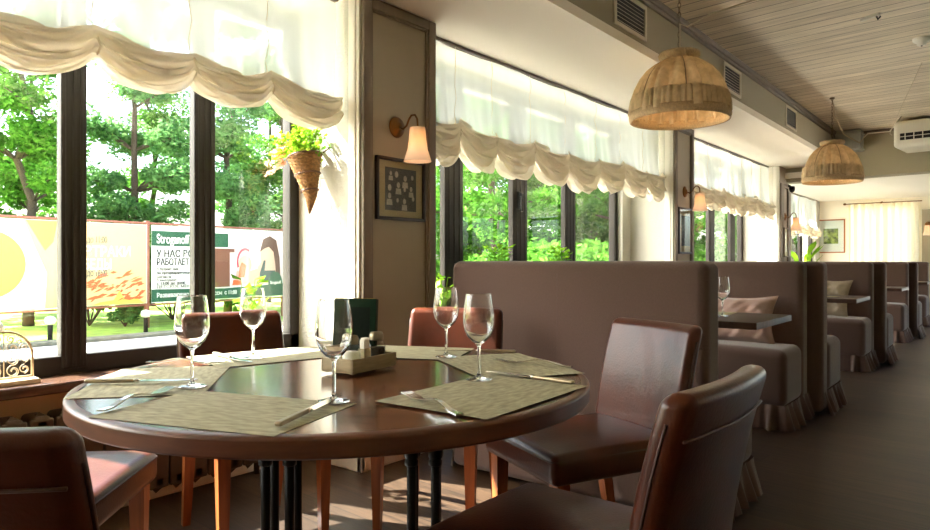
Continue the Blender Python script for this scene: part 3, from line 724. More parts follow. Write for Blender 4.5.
# ------------------------------------------------------------------ pictures
def picture(loc, rz, wd, ht, fw, frame, mount, art, art_w, art_h, label, fig=False):
    t = empty('framed_picture', loc, rz, label, 'picture')   # local: y along the width, x out of the wall, origin at centre
    g = MB(); h, v = wd/2, ht/2
    g.bbox(0, 0.02, -h, h, v-fw, v, 0.004).bbox(0, 0.02, -h, h, -v, -v+fw, 0.004).bbox(0, 0.02, -h, -h+fw, -v, v, 0.004).bbox(0, 0.02, h-fw, h, -v, v, 0.004)
    g.build('frame', frame, t)
    MB().box(0.001, 0.007, -h+fw*.6, h-fw*.6, -v+fw*.6, v-fw*.6).build('mount', mount, t)
    a = MB().box(0.007, 0.009, -art_w/2, art_w/2, -art_h/2, art_h/2).build('print', art, t)
    if fig:
        g = MB(); rnd = random.Random(2)
        for r_ in range(3):
            for k in range(4):
                cy = -art_w*0.36+art_w*0.24*k+rnd.uniform(-.008, .008); cz = art_h*(0.30-0.26*r_)+rnd.uniform(-.016, .016)
                s = 0.009+0.006*rnd.random()
                vs = ell(cy, cz, s, s*1.3, 12); n = len(vs)
                g.add([(0.0098, p[0], p[1]) for p in vs], [tuple(range(n))])
                vs = [(cy-s*1.8, cz-s*4), (cy+s*1.8, cz-s*4), (cy+s*1.5, cz-s*1.5), (cy-s*1.5, cz-s*1.5)]
                if (k+r_) % 2 == 0: g.add([(0.0096, p[0], p[1]) for p in vs], [(0, 1, 2, 3)])
        g.build('printed_figures', 'sepia2', a)
    MB().box(0.010, 0.012, -h+fw*.8, h-fw*.8, -v+fw*.8, v-fw*.8).build('glazing', 'pane', t)
    return t
picture((FX, 2.61, 1.435), 0, 0.37, 0.33, 0.018, 'framebk', 'matboard', 'sepia1', 0.235, 0.225, 'dark framed old group photograph on the near pier under its sconce', fig=True)
picture((FX, 6.665, 1.36), 0, 0.38, 0.46, 0.02, 'framebk', 'matboard', 'sepia1', 0.22, 0.30, 'dark framed photograph on the second pier beneath its sconce')
picture((FX+0.022, 10.42, 1.33), 0, 0.22, 0.42, 0.02, 'trimw', 'matboard', 'whitemount', 0.10, 0.28, 'narrow pale framed picture on the farthest pier below its sconce')
picture((-2.80, 15.0, 1.56), -pi/2, 0.50, 0.66, 0.022, 'framew', 'whitemount', 'paint1', 0.26, 0.30, 'orange wood framed green landscape on the bright back wall')

# ------------------------------------------------------------------ soffit grilles, ceiling pieces
def vent(y, label):
    t = empty('air_vent', (-1.87, y, 2.60), 0, label, 'vent', None)
    g = MB(); h, v = 0.23, 0.115
    g.bbox(0, 0.012, -h, h, v-0.025, v, 0.003).bbox(0, 0.012, -h, h, -v, -v+0.025, 0.003).bbox(0, 0.012, -h, -h+0.03, -v, v, 0.003).bbox(0, 0.012, h-0.03, h, -v, v, 0.003)
    g.build('frame', 'ventpaint', t); MB().box(0.0005, 0.003, -h+.02, h-.02, -v+.02, v-.02).build('backing', 'dark', t)
    g = MB()
    for k in range(8):
        z = -0.085+0.024*k; g.add([(0.003, -h+.03, z+0.010), (0.003, h-.03, z+0.010), (0.011, h-.03, z), (0.011, -h+.03, z), (0.003, -h+.03, z+0.006), (0.003, h-.03, z+0.006)], [(0, 1, 2, 3), (3, 2, 5, 4)])
    g.build('louvres', 'ventpaint', t)
vent(3.97, 'nearest louvred air vent in the soffit, above the larger pendant')
vent(5.95, 'middle louvred air vent in the soffit between the two pendants')
vent(7.93, 'farthest louvred air vent in the soffit, above the smaller pendant')
t = empty('air_conditioner', (-0.50, 9.9, 2.44), radians(-6), 'white ceiling air conditioner unit at the far end of the planked ceiling', 'air conditioner')
MB().rbox((1.25, 0.6, 0.33), 0.05, 4, (0, 0.1, 0.165)).build('casing', 'plastic', t)
MB().bbox(-0.55, 0.55, -0.212, -0.195, 0.09, 0.17, 0.004).build('air_outlet', 'dark', t)
g = MB()
for k in range(12): g.bbox(-0.5+0.09*k, -0.49+0.09*k, -0.217, -0.205, 0.09, 0.17, 0.002)
g.bbox(-0.55, 0.55, -0.218, -0.206, 0.125, 0.132, 0.002); g.build('outlet_fins', 'plastic', t)
g = MB().rbox((0.30, 0.24, 0.27), 0.012, 2, (0, 0, 0)).bbox(-0.16, 0.16, -0.13, 0.13, 0.08, 0.10, 0.004).bbox(-0.16, 0.16, -0.13, 0.13, -0.12, -0.10, 0.004)
tag(g.build('ventilation_duct', 'metalgrey', None, (-1.70, 10.30, 2.662)), 'grey metal duct box at the end of the soffit behind the far pendant', 'duct')
def detector(x, y, lab, r=0.07):
    t = empty('smoke_detector', (x, y, 2.80), 0, lab, 'smoke detector')
    MB().lathe([(r, 0), (r, -0.018), (r*.8, -0.03), (r*.55, -0.035), (r*.5, -0.055), (0.0001, -0.058)], 28).build('housing', 'plastic', t)
    MB().cyl(0.006, -0.064, -0.057, 10).build('sensor', 'dark', t)
detector(-0.555, 6.38, 'round white smoke detector on the planked ceiling near the right edge', 0.062)
t = empty('ceiling_bracket', (-0.79, 5.57, 2.80), radians(-30), 'small white bracket screwed to the planked ceiling above the smoke detector', 'bracket')
MB().bbox(-0.07, 0.07, -0.015, 0.015, -0.02, 0, 0.004).build('plate', 'plastic', t); MB().tube([(0.05, 0, -0.02), (0.06, 0, -0.045), (0.08, 0, -0.03)], 0.006, 6).build('hook', 'dark', t)
MB_w = MB().tube([(-0.62, 7.15, 2.797), (-0.9, 8.2, 2.60), (-1.12, 9.3, 2.55), (-1.15, 9.75, 2.60)], 0.003, 5)
tag(MB_w.build('ceiling_wire', 'cordw'), 'thin pale wire slung from the ceiling to the air conditioner', 'wire')
t = empty('security_camera', (FX+0.03, 10.6, 2.11), 0, 'small dark camera at the top of the farthest pier', 'camera')
MB().bbox(-0.03, 0.02, -0.03, 0.03, 0.03, 0.05, 0.004).build('mount', 'dark', t); MB().lathe([(0.0001, -0.06), (0.03, -0.045), (0.04, -0.01), (0.035, 0.03), (0.0001, 0.035)], 20, 0, None, Tm((0.04, 0, 0))).build('dome', 'dark', t)

# ------------------------------------------------------------------ far room drapes
def drape(x0, x1, label):
    t = empty('drape', ((x0+x1)/2, 14.9, 0), 0, label, 'curtain'); h = (x1-x0)/2
    MB().grid(lambda u, v: (-h+2*h*u+0.01*sin(v*5), 0.035*sin(u*h*2*52)+0.01*sin(u*31+v*2), 2.16-2.1*v), 140, 12).build('fabric', 'drape', t)
    MB().tube([(-h-0.06, 0, 2.17), (h+0.03, 0, 2.17)], 0.010, 8).build('rod', 'brass', t)
    MB().lathe([(0.0001, -0.03), (0.018, -0.02), (0.022, 0), (0.018, 0.02), (0.0001, 0.03)], 14, 0, None, Tm((-h-0.06, 0, 2.17), 0, 0, pi/2)).build('finial', 'brass', t)
drape(-2.48, -1.86, 'left cream drape on the bright back wall, beside the landscape')
drape(-1.86, -1.32, 'right cream drape on the bright back wall, by the grey panel')
t = empty('cabinet', (-0.93, 14.85, 0), 0, 'pale grey tall panel cabinet right of the drapes on the back wall', 'cabinet')
MB().bbox(-0.35, 0.35, -0.12, 0.13, 0, 2.0, 0.01).build('body', 'greige', t); MB().bbox(-0.31, 0.31, -0.14, -0.12, 0.08, 1.94, 0.006).build('door', 'greige', t)

# ------------------------------------------------------------------ radiators
def radiator(y0, n, label):
    t = empty('radiator', (-2.895, y0, 0.0), 0, label, 'radiator'); t.scale = (1, 1, 0.94)
    for k in range(n):
        g = MB(); y = 0.09*k
        for x in (-0.04, 0.0, 0.04): g.tube([(x, y, 0.13), (x, y, 0.45)], 0.017, 8)
        g.rbox((0.13, 0.07, 0.07), 0.02, 1, (0, y, 0.465), k=2).rbox((0.13, 0.07, 0.07), 0.02, 1, (0, y, 0.12), k=2)
        g.rbox((0.02, 0.084, 0.40), 0.008, 1, (0.055, y, 0.29), k=2)
        g.add([(0.05, y-0.03, 0.49), (0.05, y+0.03, 0.49), (-0.04, y, 0.49), (0.03, y, 0.515)], [(0, 1, 3), (1, 2, 3), (2, 0, 3)])
        g.add([(0.05, y-0.03, 0.095), (0.05, y+0.03, 0.095), (-0.04, y, 0.095), (0.03, y, 0.06)], [(1, 0, 3), (2, 1, 3), (0, 2, 3)])
        g.build('section', 'iron', t)
    MB().tube([(-0.03, -0.08, 0.12), (-0.03, 0.09*n+0.02, 0.12)], 0.018, 8).tube([(-0.03, -0.08, 0.12), (-0.03, -0.08, 0.0)], 0.014, 8).tube([(-0.03, 0.09*n+0.0, 0.12), (-0.03, 0.09*n+0.0, 0.0)], 0.014, 8).build('pipe', 'iron', t)
radiator(0.18, 20, 'bronze cast iron radiator under the nearest windowsill')

# ------------------------------------------------------------------ chairs
def make_chair():
    t = empty('dining_chair', (0, 0, 0))
    def seatfn(x, y, z):
        fx, fy = x/0.22, (y)/0.24
        if z > 0.44: z += 0.016*max(0, 1-fx*fx)*max(0, 1-fy*fy*0.8)
        return (x*(1+0.02*fy), y, z)
    s = MB().rbox((0.44, 0.49, 0.095), 0.028, 6, (0, 0.005, 0.438), seatfn).build('seat', 'leather', t)
    z0 = 0.466
    rp = [(-0.214, -0.225, z0), (-0.218, 0.235, z0), (-0.205, 0.248, z0), (0.205, 0.248, z0), (0.218, 0.235, z0), (0.214, -0.225, z0)]
    MB().tube(rp, 0.0035, 6).build('piping', 'seam', s)
    def backfn(x, y, z):
        f = (z-0.40)/0.44
        lean = -0.03*f - 0.055*f*f
        curve = 0.018*(1-(x/0.22)**2)
        w_ = 1.0-0.03*f
        return (x*w_, y+lean-curve*1.0, z - 0.004*(x/0.22)**2*0)
    bk = MB().rbox((0.44, 0.062, 0.44), 0.026, 8, (0, -0.235, 0.62), backfn).build('backrest', 'leather', t)
    g = MB()
    for s_ in (-1, 1):
        g.tube([backfn(s_*0.221, -0.235, 0.43+0.04*k) for k in range(10)], 0.003, 5)
    g.tube([(Vector(backfn(x/10*0.215, -0.268, 0.765))) for x in range(-10, 11)], 0.003, 5)
    g.build('seam', 'seam', bk)
    for sx in (-1, 1):
        g = MB(); x = sx*0.185
        a, c = 0.023, 0.014
        def lg(x, y0, y1, a, c):
            vs = [(x-a, y0-a, 0.41), (x+a, y0-a, 0.41), (x+a, y0+a, 0.41), (x-a, y0+a, 0.41), (x-c, y1-c, 0), (x+c, y1-c, 0), (x+c, y1+c, 0), (x-c, y1+c, 0)]
            return MB().add(vs, [(0, 1, 2, 3), (7, 6, 5, 4), (4, 5, 1, 0), (5, 6, 2, 1), (6, 7, 3, 2), (7, 4, 0, 3)])
        lg(x, 0.205, 0.205, a, c).build('leg', 'legwood', t); lg(x, -0.215, -0.285, a, c).build('leg', 'legwood', t)
    return t
CH = [ # x, y, facing dir, label
    ((-1.125, 2.01), (-0.43, -0.903), 'brown leather dining chair pulled out beside the first booth panel, glossy seat in full view'),
    ((-0.735, 1.26), (-1.0, 0.0), 'dark brown leather chair nearest the camera at lower right, seen from behind'),
    ((-1.835, 2.10), (0.43, -0.90), 'sunlit reddish leather chair across the table, before the near pier and booth'),
    ((-2.25, 1.52), (0.965, -0.26), 'brown leather chair between the round table and the window, sun on its top'),
    ((-2.04, 0.69), (0.72, 0.69), 'leather chair at the left frame edge with a sunlit seat beside the radiator'),
    ((-1.296, 0.478), (-0.6275, 0.779), 'very dark leather chair back at the lower left corner'),
]
proto = make_chair()
for i, ((x, y), (fx, fy), lab) in enumerate(CH):
    o = proto if i == 0 else copy_tree(proto)
    o.location = (x, y, 0); o.rotation_euler = (0, 0, atan2(fy, fx)-pi/2)
    tag(o, lab, 'chair', 'leather chairs around the round table')

# ------------------------------------------------------------------ round table
TC = (-1.388, 1.208)
rt = empty('round_table', (TC[0], TC[1], 0), radians(YAW), 'large round dark wood dining table laid with glasses, on black pipe legs', 'table')
R = 0.645
MB().lathe([(0.0001, 0.7495), (R-0.03, 0.7495), (R-0.022, 0.7495)], 96).build('tabletop', 'table', rt)
MB().lathe([(R-0.022, 0.7495), (R-0.008, 0.7490), (R-0.003, 0.7470), (R, 0.743), (R, 0.740), (R, 0.714), (R, 0.712), (R-0.004, 0.708), (R-0.012, 0.707), (0.0001, 0.707)], 96).build('rim', 'rim', rt)
MB().bbox(-0.30, 0.34, -0.08, 0.08, 0.685, 0.707, 0.004).build('mounting_plate', 'black', rt)
for cx in (-0.165, 0.215):
    for (dx, dy) in ((-0.026, -0.03), (0.026, -0.03), (-0.026, 0.03), (0.026, 0.03)):
        MB().tube([(cx+dx*1.2, dy*1.4, 0.03), (cx+dx*1.2, dy*1.4, 0.69)], 0.0125, 12).lathe([(0.0125, 0.520), (0.018, 0.523), (0.018, 0.535), (0.0145, 0.539), (0.019, 0.543), (0.019, 0.575), (0.0125, 0.578)], 16, 0, None, Tm((cx+dx*1.2, dy*1.4, 0))).build('leg', 'black', rt)
g = MB()
for s in (-1, 1):
    g.rbox((0.11, 0.62, 0.03), 0.012, 2, (0.19*s+0.025, 0, 0.016), k=2)
g.rbox((0.5, 0.08, 0.03), 0.012, 2, (0, 0, 0.016), k=2).build('base', 'black', rt)

# placemats : angle round the table (in the table's own axes)
PM = {'N': 250, 'L': 191, 'W': 130, 'F': 76, 'R': 20, 'Q': -36}
MLAB = {'N': 'printed paper placemat at the edge nearest the camera, fork and knife on it',
        'L': 'sun-striped paper placemat at the left edge of the round table',
        'W': 'brightly sunlit paper placemat on the window side of the round table',
        'F': 'printed paper placemat at the far side of the round table, before the sunlit chair',
        'R': 'printed paper placemat under the fork beside the booth-side chair',
        'Q': 'printed paper placemat at the right edge of the round table'}
def settle(ang, r):  # world xy of a polar position in table axes
    lat, fwd = r*cos(radians(ang)), r*sin(radians(ang)); x, y = TL(lat, fwd); return TC[0]+x, TC[1]+y
for i, (k, ang) in enumerate(PM.items()):
    x, y = settle(ang, 0.462)
    z = 0.7502+0.0006*i
    g = MB().box(-0.215, 0.215, -0.145, 0.145, 0, 0.0005)
    o = g.build('placemat', 'mat', None, (x, y, z), radians(YAW+ang+90))
    tag(o, MLAB[k], 'placemat', 'paper placemats on the round table')
# cutlery
def make_fork():
    t = empty('fork', (0, 0, 0))     # handle end at y=0, tines towards +y, length .205
    def strip(w0, w1, y0, y1, z0, z1, th=0.002, n=8, fw=None, fz=None):
        mb = MB(); vs = []; fs = []
        for i in range(n+1):
            f = i/n; y = y0+(y1-y0)*f; w_ = fw(f) if fw else w0+(w1-w0)*f; z = fz(f) if fz else z0+(z1-z0)*f
            vs += [(-w_, y, z), (w_, y, z), (w_, y, z+th), (-w_, y, z+th)]
        for i in range(n):
            a = i*4; fs += [(a, a+4, a+5, a+1), (a+1, a+5, a+6, a+2), (a+2, a+6, a+7, a+3), (a+3, a+7, a+4, a)]
        fs += [(0, 1, 2, 3), (n*4+3, n*4+2, n*4+1, n*4)]
        return mb.add(vs, fs, 0, False)
    fz = lambda y: 0.001+0.010*max(0, sin(pi*min(1, max(0, (y-0.02)/0.125))))**1.5
    hd = strip(0, 0, 0.0, 0.145, 0, 0, 0.0025, 16, lambda f: 0.0048*(1-f)**1.6+0.0026+(0.0045*f**6), lambda f: fz(0.145*f))
    hd.build('handle', 'steel', t)
    g = strip(0, 0, 0.145, 0.165, 0, 0, 0.002, 4, lambda f: 0.006+0.006*f, lambda f: 0.001)
    for k in range(4):
        x = -0.0095+0.00633*k
        g.add([(x-0.0017, 0.164, 0.001), (x+0.0017, 0.164, 0.001), (x+0.0008, 0.205, 0.005), (x-0.0008, 0.205, 0.005), (x-0.0017, 0.164, 0.003), (x+0.0017, 0.164, 0.003), (x+0.0008, 0.205, 0.0066), (x-0.0008, 0.205, 0.0066)],
              [(0, 3, 2, 1), (4, 5, 6, 7), (0, 1, 5, 4), (1, 2, 6, 5), (2, 3, 7, 6), (3, 0, 4, 7)])
    g.build('tines', 'steel', t); return t
def make_knife():
    t = empty('table_knife', (0, 0, 0))
    MB().rbox((0.014, 0.10, 0.008), 0.0038, 4, (0, 0.05, 0.0045), lambda x, y, z: (x*(1.0-0.25*(y/0.1)), y, z), k=3).build('handle', 'knifehandle', t)
    MB().rbox((0.010, 0.012, 0.008), 0.003, 1, (0, 0.103, 0.0045), k=2).build('bolster', 'steel', t)
    g = MB(); vs = []; n = 12
    for i in range(n+1):
        f = i/n; y = 0.108+0.117*f; wl = -0.0075; wr = 0.0085*(1-f**5) - 0.006*f**3
        vs += [(wl*(1-0.0*f), y, 0.0035), (wr, y, 0.0035), (wr, y, 0.0045), (wl, y, 0.0055)]
    fs = []
    for i in range(n):
        a = i*4; fs += [(a, a+4, a+5, a+1), (a+1, a+5, a+6, a+2), (a+2, a+6, a+7, a+3), (a+3, a+7, a+4, a)]
    fs += [(0, 1, 2, 3), (n*4+3, n*4+2, n*4+1, n*4)]
    g.add(vs, fs); g.build('blade', 'steel', t); return t
fk, kf = make_fork(), make_knife()
def lay(proto, first, lat, fwd, dl, df, lab, cat, z=0.7545):
    o = proto if first else copy_tree(proto)
    x, y = TL(lat, fwd); dx, dy = TL(dl, df)
    o.location = (x, y, z); o.rotation_euler = (0, 0, atan2(dy, dx)-pi/2)
    k = (1.18)
    o.scale = (k, k, k)
    return tag(o, lab, cat, 'forks on the round table' if cat == 'fork' else 'knives on the round table')
lay(fk, True, -0.718, 1.340, 0.042, 0.273, 'silver fork on the nearest placemat, tines toward the left wine glass', 'fork')
lay(fk, False, -0.010, 1.305, -0.15, 0.26, 'silver fork on the right-hand placemat at the near table edge', 'fork')
lay(fk, False, 0.300, 1.905, -0.165, 0.09, 'silver fork at the right end of the table beside the pulled-out chair', 'fork')
lay(fk, False, -0.30+0.0, 2.33, 0.06, -0.22, 'fork at the far placemat behind the pair of wine glasses', 'fork')
lay(fk, False, -0.93, 1.99, 0.22, -0.02, 'thin bright fork on the sunlit left placemat', 'fork')
lay(kf, True, -0.335, 1.215, 0.06, 0.25, 'table knife at the front edge of the table below the centre glass', 'knife')
lay(kf, False, 0.262, 1.640, -0.177, 0.157, 'table knife pointing at the right-hand wine glass', 'knife')
lay(kf, False, -0.925, 1.655, 0.26, 0.02, 'table knife along the left edge of the table', 'knife')
lay(kf, False, -0.80, 2.17, 0.15, -0.17, 'table knife on the window-side placemat behind the left glass', 'knife')
lay(kf, False, 0.165, 2.21, -0.22, 0.03, 'dark-handled table knife on the far placemat near the sunlit chair', 'knife')

# wine glasses
def make_glass():
    t = empty('wine_glass', (0, 0, 0))
    outer = [(0.0335, 0.0), (0.0340, 0.0012), (0.028, 0.0028), (0.012, 0.0050), (0.0055, 0.009), (0.0040, 0.020), (0.0036, 0.055), (0.0040, 0.080), (0.0065, 0.088), (0.018, 0.096), (0.029, 0.108), (0.0365, 0.124), (0.0395, 0.142), (0.0390, 0.165), (0.0360, 0.190), (0.0329, 0.212), (0.03255, 0.2145), (0.0325, 0.215)]
    inner = [(0.0316, 0.215), (0.03165, 0.2145), (0.0320, 0.212), (0.0351, 0.190), (0.0380, 0.165), (0.0385, 0.142), (0.0354, 0.125), (0.0278, 0.110), (0.016, 0.099), (0.006, 0.0935), (0.0001, 0.0925)]
    prof = [(0.0001, 0.0), (0.030, 0.0), (0.033, 0.0)] + outer + [(0.0322, 0.2156), (0.0319, 0.2156)] + inner
    MB().lathe(prof, 48).build('bowl_and_stem', 'glass', t)
    return t
gl = make_glass()
GS = [(-0.650, 1.619, 'left wine glass on the round table, beside the near fork tines'),
      (-0.655, 2.10, 'wine glass at the window side, in front of the small leafy plant'),
      (-0.279, 1.447, 'largest looking wine glass at the front, before the condiment box'),
      (-0.059, 2.125, 'wine glass at the far side, in front of the sunlit leather chair'),
      (0.035, 1.714, 'right-hand wine glass on the round table beside the knife tip')]
for i, (lat, fwd, lab) in enumerate(GS):
    o = gl if i == 0 else copy_tree(gl); x, y = TL(lat, fwd); o.location = (x, y, 0.7545)
    tag(o, lab, 'wine glass', 'wine glasses on the round table')
o = copy_tree(gl); o.location = (-1.25, 3.82, 0.7515); tag(o, 'single wine glass standing on the first booth table', 'wine glass')

# condiment box and its contents
bx, by = TL(-0.290, 1.878)
brz = radians(YAW) + atan2(0.165, 0.097)
cd = empty('condiment_box', (bx, by, 0.7545), brz, 'pale wooden condiment box holding shakers in the middle of the table', 'box')
hx, hy = 0.095, 0.055
MB().bbox(-hx, hx, -hy, hy, 0.006, 0.012, 0.001).build('bottom', 'box', cd)
for (a, c, d, e) in ((-hx, hx, -hy, -hy+0.008), (-hx, hx, hy-0.008, hy), (-hx, -hx+0.008, -hy, hy), (hx-0.008, hx, -hy, hy)):
    MB().bbox(a, c, d, e, 0.003, 0.040, 0.001).build('side_panel', 'box', cd)
for sx in (-1, 1):
    for sy in (-1, 1): MB().bbox(sx*(hx-.012)-0.006, sx*(hx-.012)+0.006, sy*(hy-.012)-0.006, sy*(hy-.012)+0.006, -0.0, 0.004, 0.001).build('foot', 'box', cd)
def inbox(x, y): v = Matrix.Rotation(brz, 3, 'Z') @ Vector((x, y, 0)); return (bx+v.x, by+v.y, 0.7545+0.0125)
def shaker(x, y, fill, lab, nm):
    t = empty(nm, inbox(x, y), 0, lab, 'shaker'); t.scale = (1.15, 1.15, 1.12)
    MB().lathe([(0.0001, 0), (0.021, 0.0), (0.0225, 0.003), (0.0225, 0.042), (0.020, 0.050), (0.014, 0.055), (0.014, 0.060)], 28).build('jar', 'pane', t)
    MB().lathe([(0.0001, 0.002), (0.0205, 0.002), (0.0205, 0.038), (0.0001, 0.038)], 24).build('contents', fill, t)
    MB().lathe([(0.0165, 0.056), (0.0175, 0.058), (0.0175, 0.070), (0.014, 0.0765), (0.0001, 0.078)], 24).build('lid', 'cap', t)
shaker(-0.055, -0.015, 'salt', 'glass salt shaker in the condiment box, white inside', 'salt_shaker')
shaker(0.060, -0.010, 'pepper', 'dark pepper shaker in the condiment box', 'pepper_shaker')
t = empty('toothpick_holder', inbox(0.004, -0.012), brz, 'small pale holder between the two shakers', 'holder')
MB().bbox(-0.014, 0.014, -0.012, 0.012, 0, 0.045, 0.002).build('cup', 'box', t)
g = MB()
for k in range(9): g.bbox(-0.010+0.0025*k, -0.0085+0.0025*k, -0.008, 0.008, 0.045, 0.068+0.003*(k % 3), 0.0005)
g.build('paper_sachets', 'salt', t)
# menu folders stand behind the box
mx, my = TL(-0.318, 1.950)
mn = empty('menu_folder', (mx, my, 0.7545), radians(YAW)-radians(6), 'dark green menu folder with a gold edge standing behind the shakers', 'menu')
T = Tm((0, 0, 0), 0, radians(-8))
MB().bbox(-0.062, 0.062, -0.014, -0.010, 0, 0.19, 0.001, 0, T).bbox(-0.062, 0.062, 0.010, 0.014, 0, 0.19, 0.001, 0, T).bbox(0.058, 0.062, -0.014, 0.014, 0, 0.19, 0.001, 0, T).build('cover', 'menu', mn)
MB().bbox(-0.060, 0.057, -0.0095, 0.0095, 0.004, 0.1915, 0.0005, 0, T).build('pages', 'gold', mn)
g = MB().box(-0.040, 0.045, -0.0152, -0.0140, 0.035, 0.165, 0, T); g.build('inset_panel', 'menu2', mn)
tx, ty = TL(-0.345, 2.01)
t = empty('acrylic_stand', (tx, ty, 0.7545), radians(YAW), 'clear acrylic card stand just behind the green menu', 'stand')
MB().bbox(-0.035, 0.035, -0.002, 0.002, 0, 0.205, 0.0008).bbox(-0.035, 0.035, -0.03, 0.03, 0, 0.003, 0.0008).build('sheet', 'pane', t)

# ------------------------------------------------------------------ booths
def make_bench(wd, seams=False):
    t = empty('booth_bench', (0, 0, 0)); h = wd/2; D = 0.62; Tk = 0.17
    bkr = MB().rbox((wd, Tk, 1.035), 0.042, 6, (0, -Tk/2, 0.537)).build('backrest', 'booth', t)
    if seams: MB().tube([(0.02, -0.0005, 0.05), (0.02, -0.0005, 1.0)], 0.0012, 5).build('seam', 'booth', bkr)
    def sf(x, y, z):
        if z > 0.4: z += 0.012*(1-(x/h)**2)
        return (x, y, z)
    MB().rbox((wd+0.01, D-Tk-0.005, 0.36), 0.055, 6, (0, -Tk-(D-Tk)/2, 0.32), sf).build('seat', 'booth', t)
    # gathered skirt round front and both ends
    path = [(-h-.005, -0.02), (-h-.005, -D), (h+.005, -D), (h+.005, -0.02)]
    L = []; tot = 0
    for i in range(3):
        a, c = Vector(path[i]), Vector(path[i+1]); L.append((tot, a, c)); tot += (c-a).length
    def at(s):
        for i in range(2, -1, -1):
            if s >= L[i][0] or i == 0:
                a, c = L[i][1], L[i][2]; d = (c-a).normalized(); p = a+d*(s-L[i][0]); return p, Vector((d.y, -d.x)), i
    def sk(u, v):
        s = u*tot; p, n, i = at(s)
        amp = 0.004+0.022*v
        # round the outward direction near corners
        r = 0.028*v + amp*(sin(s*62)+0.5*sin(s*101+1.0)+0.3*sin(s*37))
        cs = 0
        nn = Vector(n)
        for (q, m_) in ((L[1][0], (Vector((-1, 0)), Vector((0, -1)))), (L[2][0], (Vector((0, -1)), Vector((1, 0))))):
            dd = (s-q)/0.05
            if abs(dd) < 1: f = (dd+1)/2; nn = (m_[0]*(1-f)+m_[1]*f).normalized()
        return (p.x+nn.x*r, p.y+nn.y*r, 0.16-0.152*v + 0.003*sin(s*62))
    MB().grid(sk, 420, 8).build('skirt', 'booth', t)
    return t
JY = [2.64, 5.12, 8.00, 10.98, 13.85]
WA, WB = 1.22, 1.30
def bench_at(proto, first, facing_cam, y, wd, lab):
    o = proto if first else copy_tree(proto)
    xr = -1.095 if facing_cam else -1.005
    if y < 3: xr = -0.925
    o.location = (xr-wd/2, y, 0); o.rotation_euler = (0, 0, 0 if facing_cam else pi)
    return tag(o, lab, 'booth bench', 'mauve booth benches along the aisle')
pA, pB = make_bench(WA), make_bench(WB, True)
bench_at(pB, True, False, 2.64, WB, 'nearest booth bench, its tall mauve back panel facing the round table')
names = {1: 'second', 2: 'third', 3: 'fourth', 4: 'fifth'}
LA = {1: 'mauve bench facing the camera with the pink cushion, behind the first booth table', 2: 'mauve bench facing the camera with the beige cushion, at the second booth table',
      3: 'mauve bench facing the camera at the third booth table', 4: 'farthest mauve bench facing the camera at the right frame edge'}
LB = {1: 'bench backing onto the pink cushion bench, its skirt toward the second booth table', 2: 'bench backing onto the beige cushion bench, seen edge-on along the aisle',
      3: 'bench with its back to the third booth table, seen edge-on far down the aisle', 4: 'last bench of the booth row, mostly hidden beyond the others'}
for i in range(1, 5):
    bench_at(pA, i == 1, True, JY[i], WA, LA[i])
    if i < 4: bench_at(pB, False, False, JY[i]+0.004, WB, LB[i])
# booth tables
bt = empty('booth_table', (0, 0, 0))
MB().bbox(-0.62, 0.62, -0.34, 0.34, 0.715, 0.75, 0.004).build('tabletop', 'btable', bt)
MB().tube([(0.0, 0, 0.03), (0.0, 0, 0.715)], 0.035, 16).build('pedestal', 'black', bt); MB().rbox((0.7, 0.44, 0.03), 0.012, 2, (0, 0, 0.016), k=2).build('base', 'black', bt)
TLAB = ['dark wood booth table with a wine glass on it, nearest booth', 'dark wood booth table in the second booth before the beige cushion', 'dark wood booth table in the third booth down the aisle', 'dark wood booth table in the farthest booth']
for i, y in enumerate([3.84, 6.58, 9.45, 12.4]):
    o = bt if i == 0 else copy_tree(bt); o.location = (-1.60, y, 0); tag(o, TLAB[i], 'booth table', 'booth tables along the windows')
g = MB().box(-0.14, 0.14, -0.10, 0.10, 0, 0.002); tag(g.build('menu_sheet', 'mat', None, (-1.40, 4.03, 0.7505), 0.1), 'pale paper sheet on the first booth table behind the glass', 'paper')
g = MB().box(-0.12, 0.12, -0.09, 0.09, 0, 0.002); tag(g.build('menu_sheet', 'mat', None, (-1.30, 6.6, 0.7505), -0.1), 'pale paper sheet on the second booth table', 'paper')
# cushions
def cushion(loc, rot, w_, h_, th, m, lab, seed=1):
    rnd = random.Random(seed); t = empty('cushion', loc, 0, lab, 'cushion'); t.rotation_euler = rot
    def f(side):
        def q(u, v):
            a, b_ = 2*u-1, 2*v-1
            pr = max(0, (1-a**4))*max(0, (1-b_**4))
            k = 1+0.10*(abs(a)*abs(b_))**3 - 0.06*(1-a*a)*(abs(b_)**3) - 0.06*(1-b_*b_)*(abs(a)**3)
            wr = (0.011*sin(9*a+5*b_+seed+2*sin(4*b_)) + 0.006*sin(19*a-13*b_+seed) + 0.004*sin(31*b_+9*a))*pr
            return (a*w_/2*k, side*(th/2*pr**0.55) + wr, b_*h_/2*k)
        return q
    MB().grid(f(-1), 24, 24).grid(f(1), 24, 24).build('cover', m, t)
    rim = []
    for i in range(48):
        s = i/12; k_ = int(s); fr_ = s-k_
        u, v = [(fr_, 0), (1, fr_), (1-fr_, 1), (0, 1-fr_)][k_]
        rim.append(f(1)(u, v))
    MB().tube(rim, 0.004, 6, closed=True).build('piping', m, t)
    return t
cushion((-1.48, 4.83, 0.655), (radians(-14), 0, radians(4)), 0.46, 0.31, 0.15, 'cushion', 'dusty pink velvet cushion leaning in the first camera-facing booth, right one', 1)
cushion((-1.92, 4.83, 0.675), (radians(-14), radians(5), radians(-6)), 0.44, 0.35, 0.14, 'cushion', 'dusty pink velvet cushion behind the booth wine glass, left one', 2)
cushion((-1.47, 7.70, 0.69), (radians(-14), radians(4), 0), 0.38, 0.36, 0.14, 'cushion2', 'beige linen cushion on the second camera-facing bench', 3)

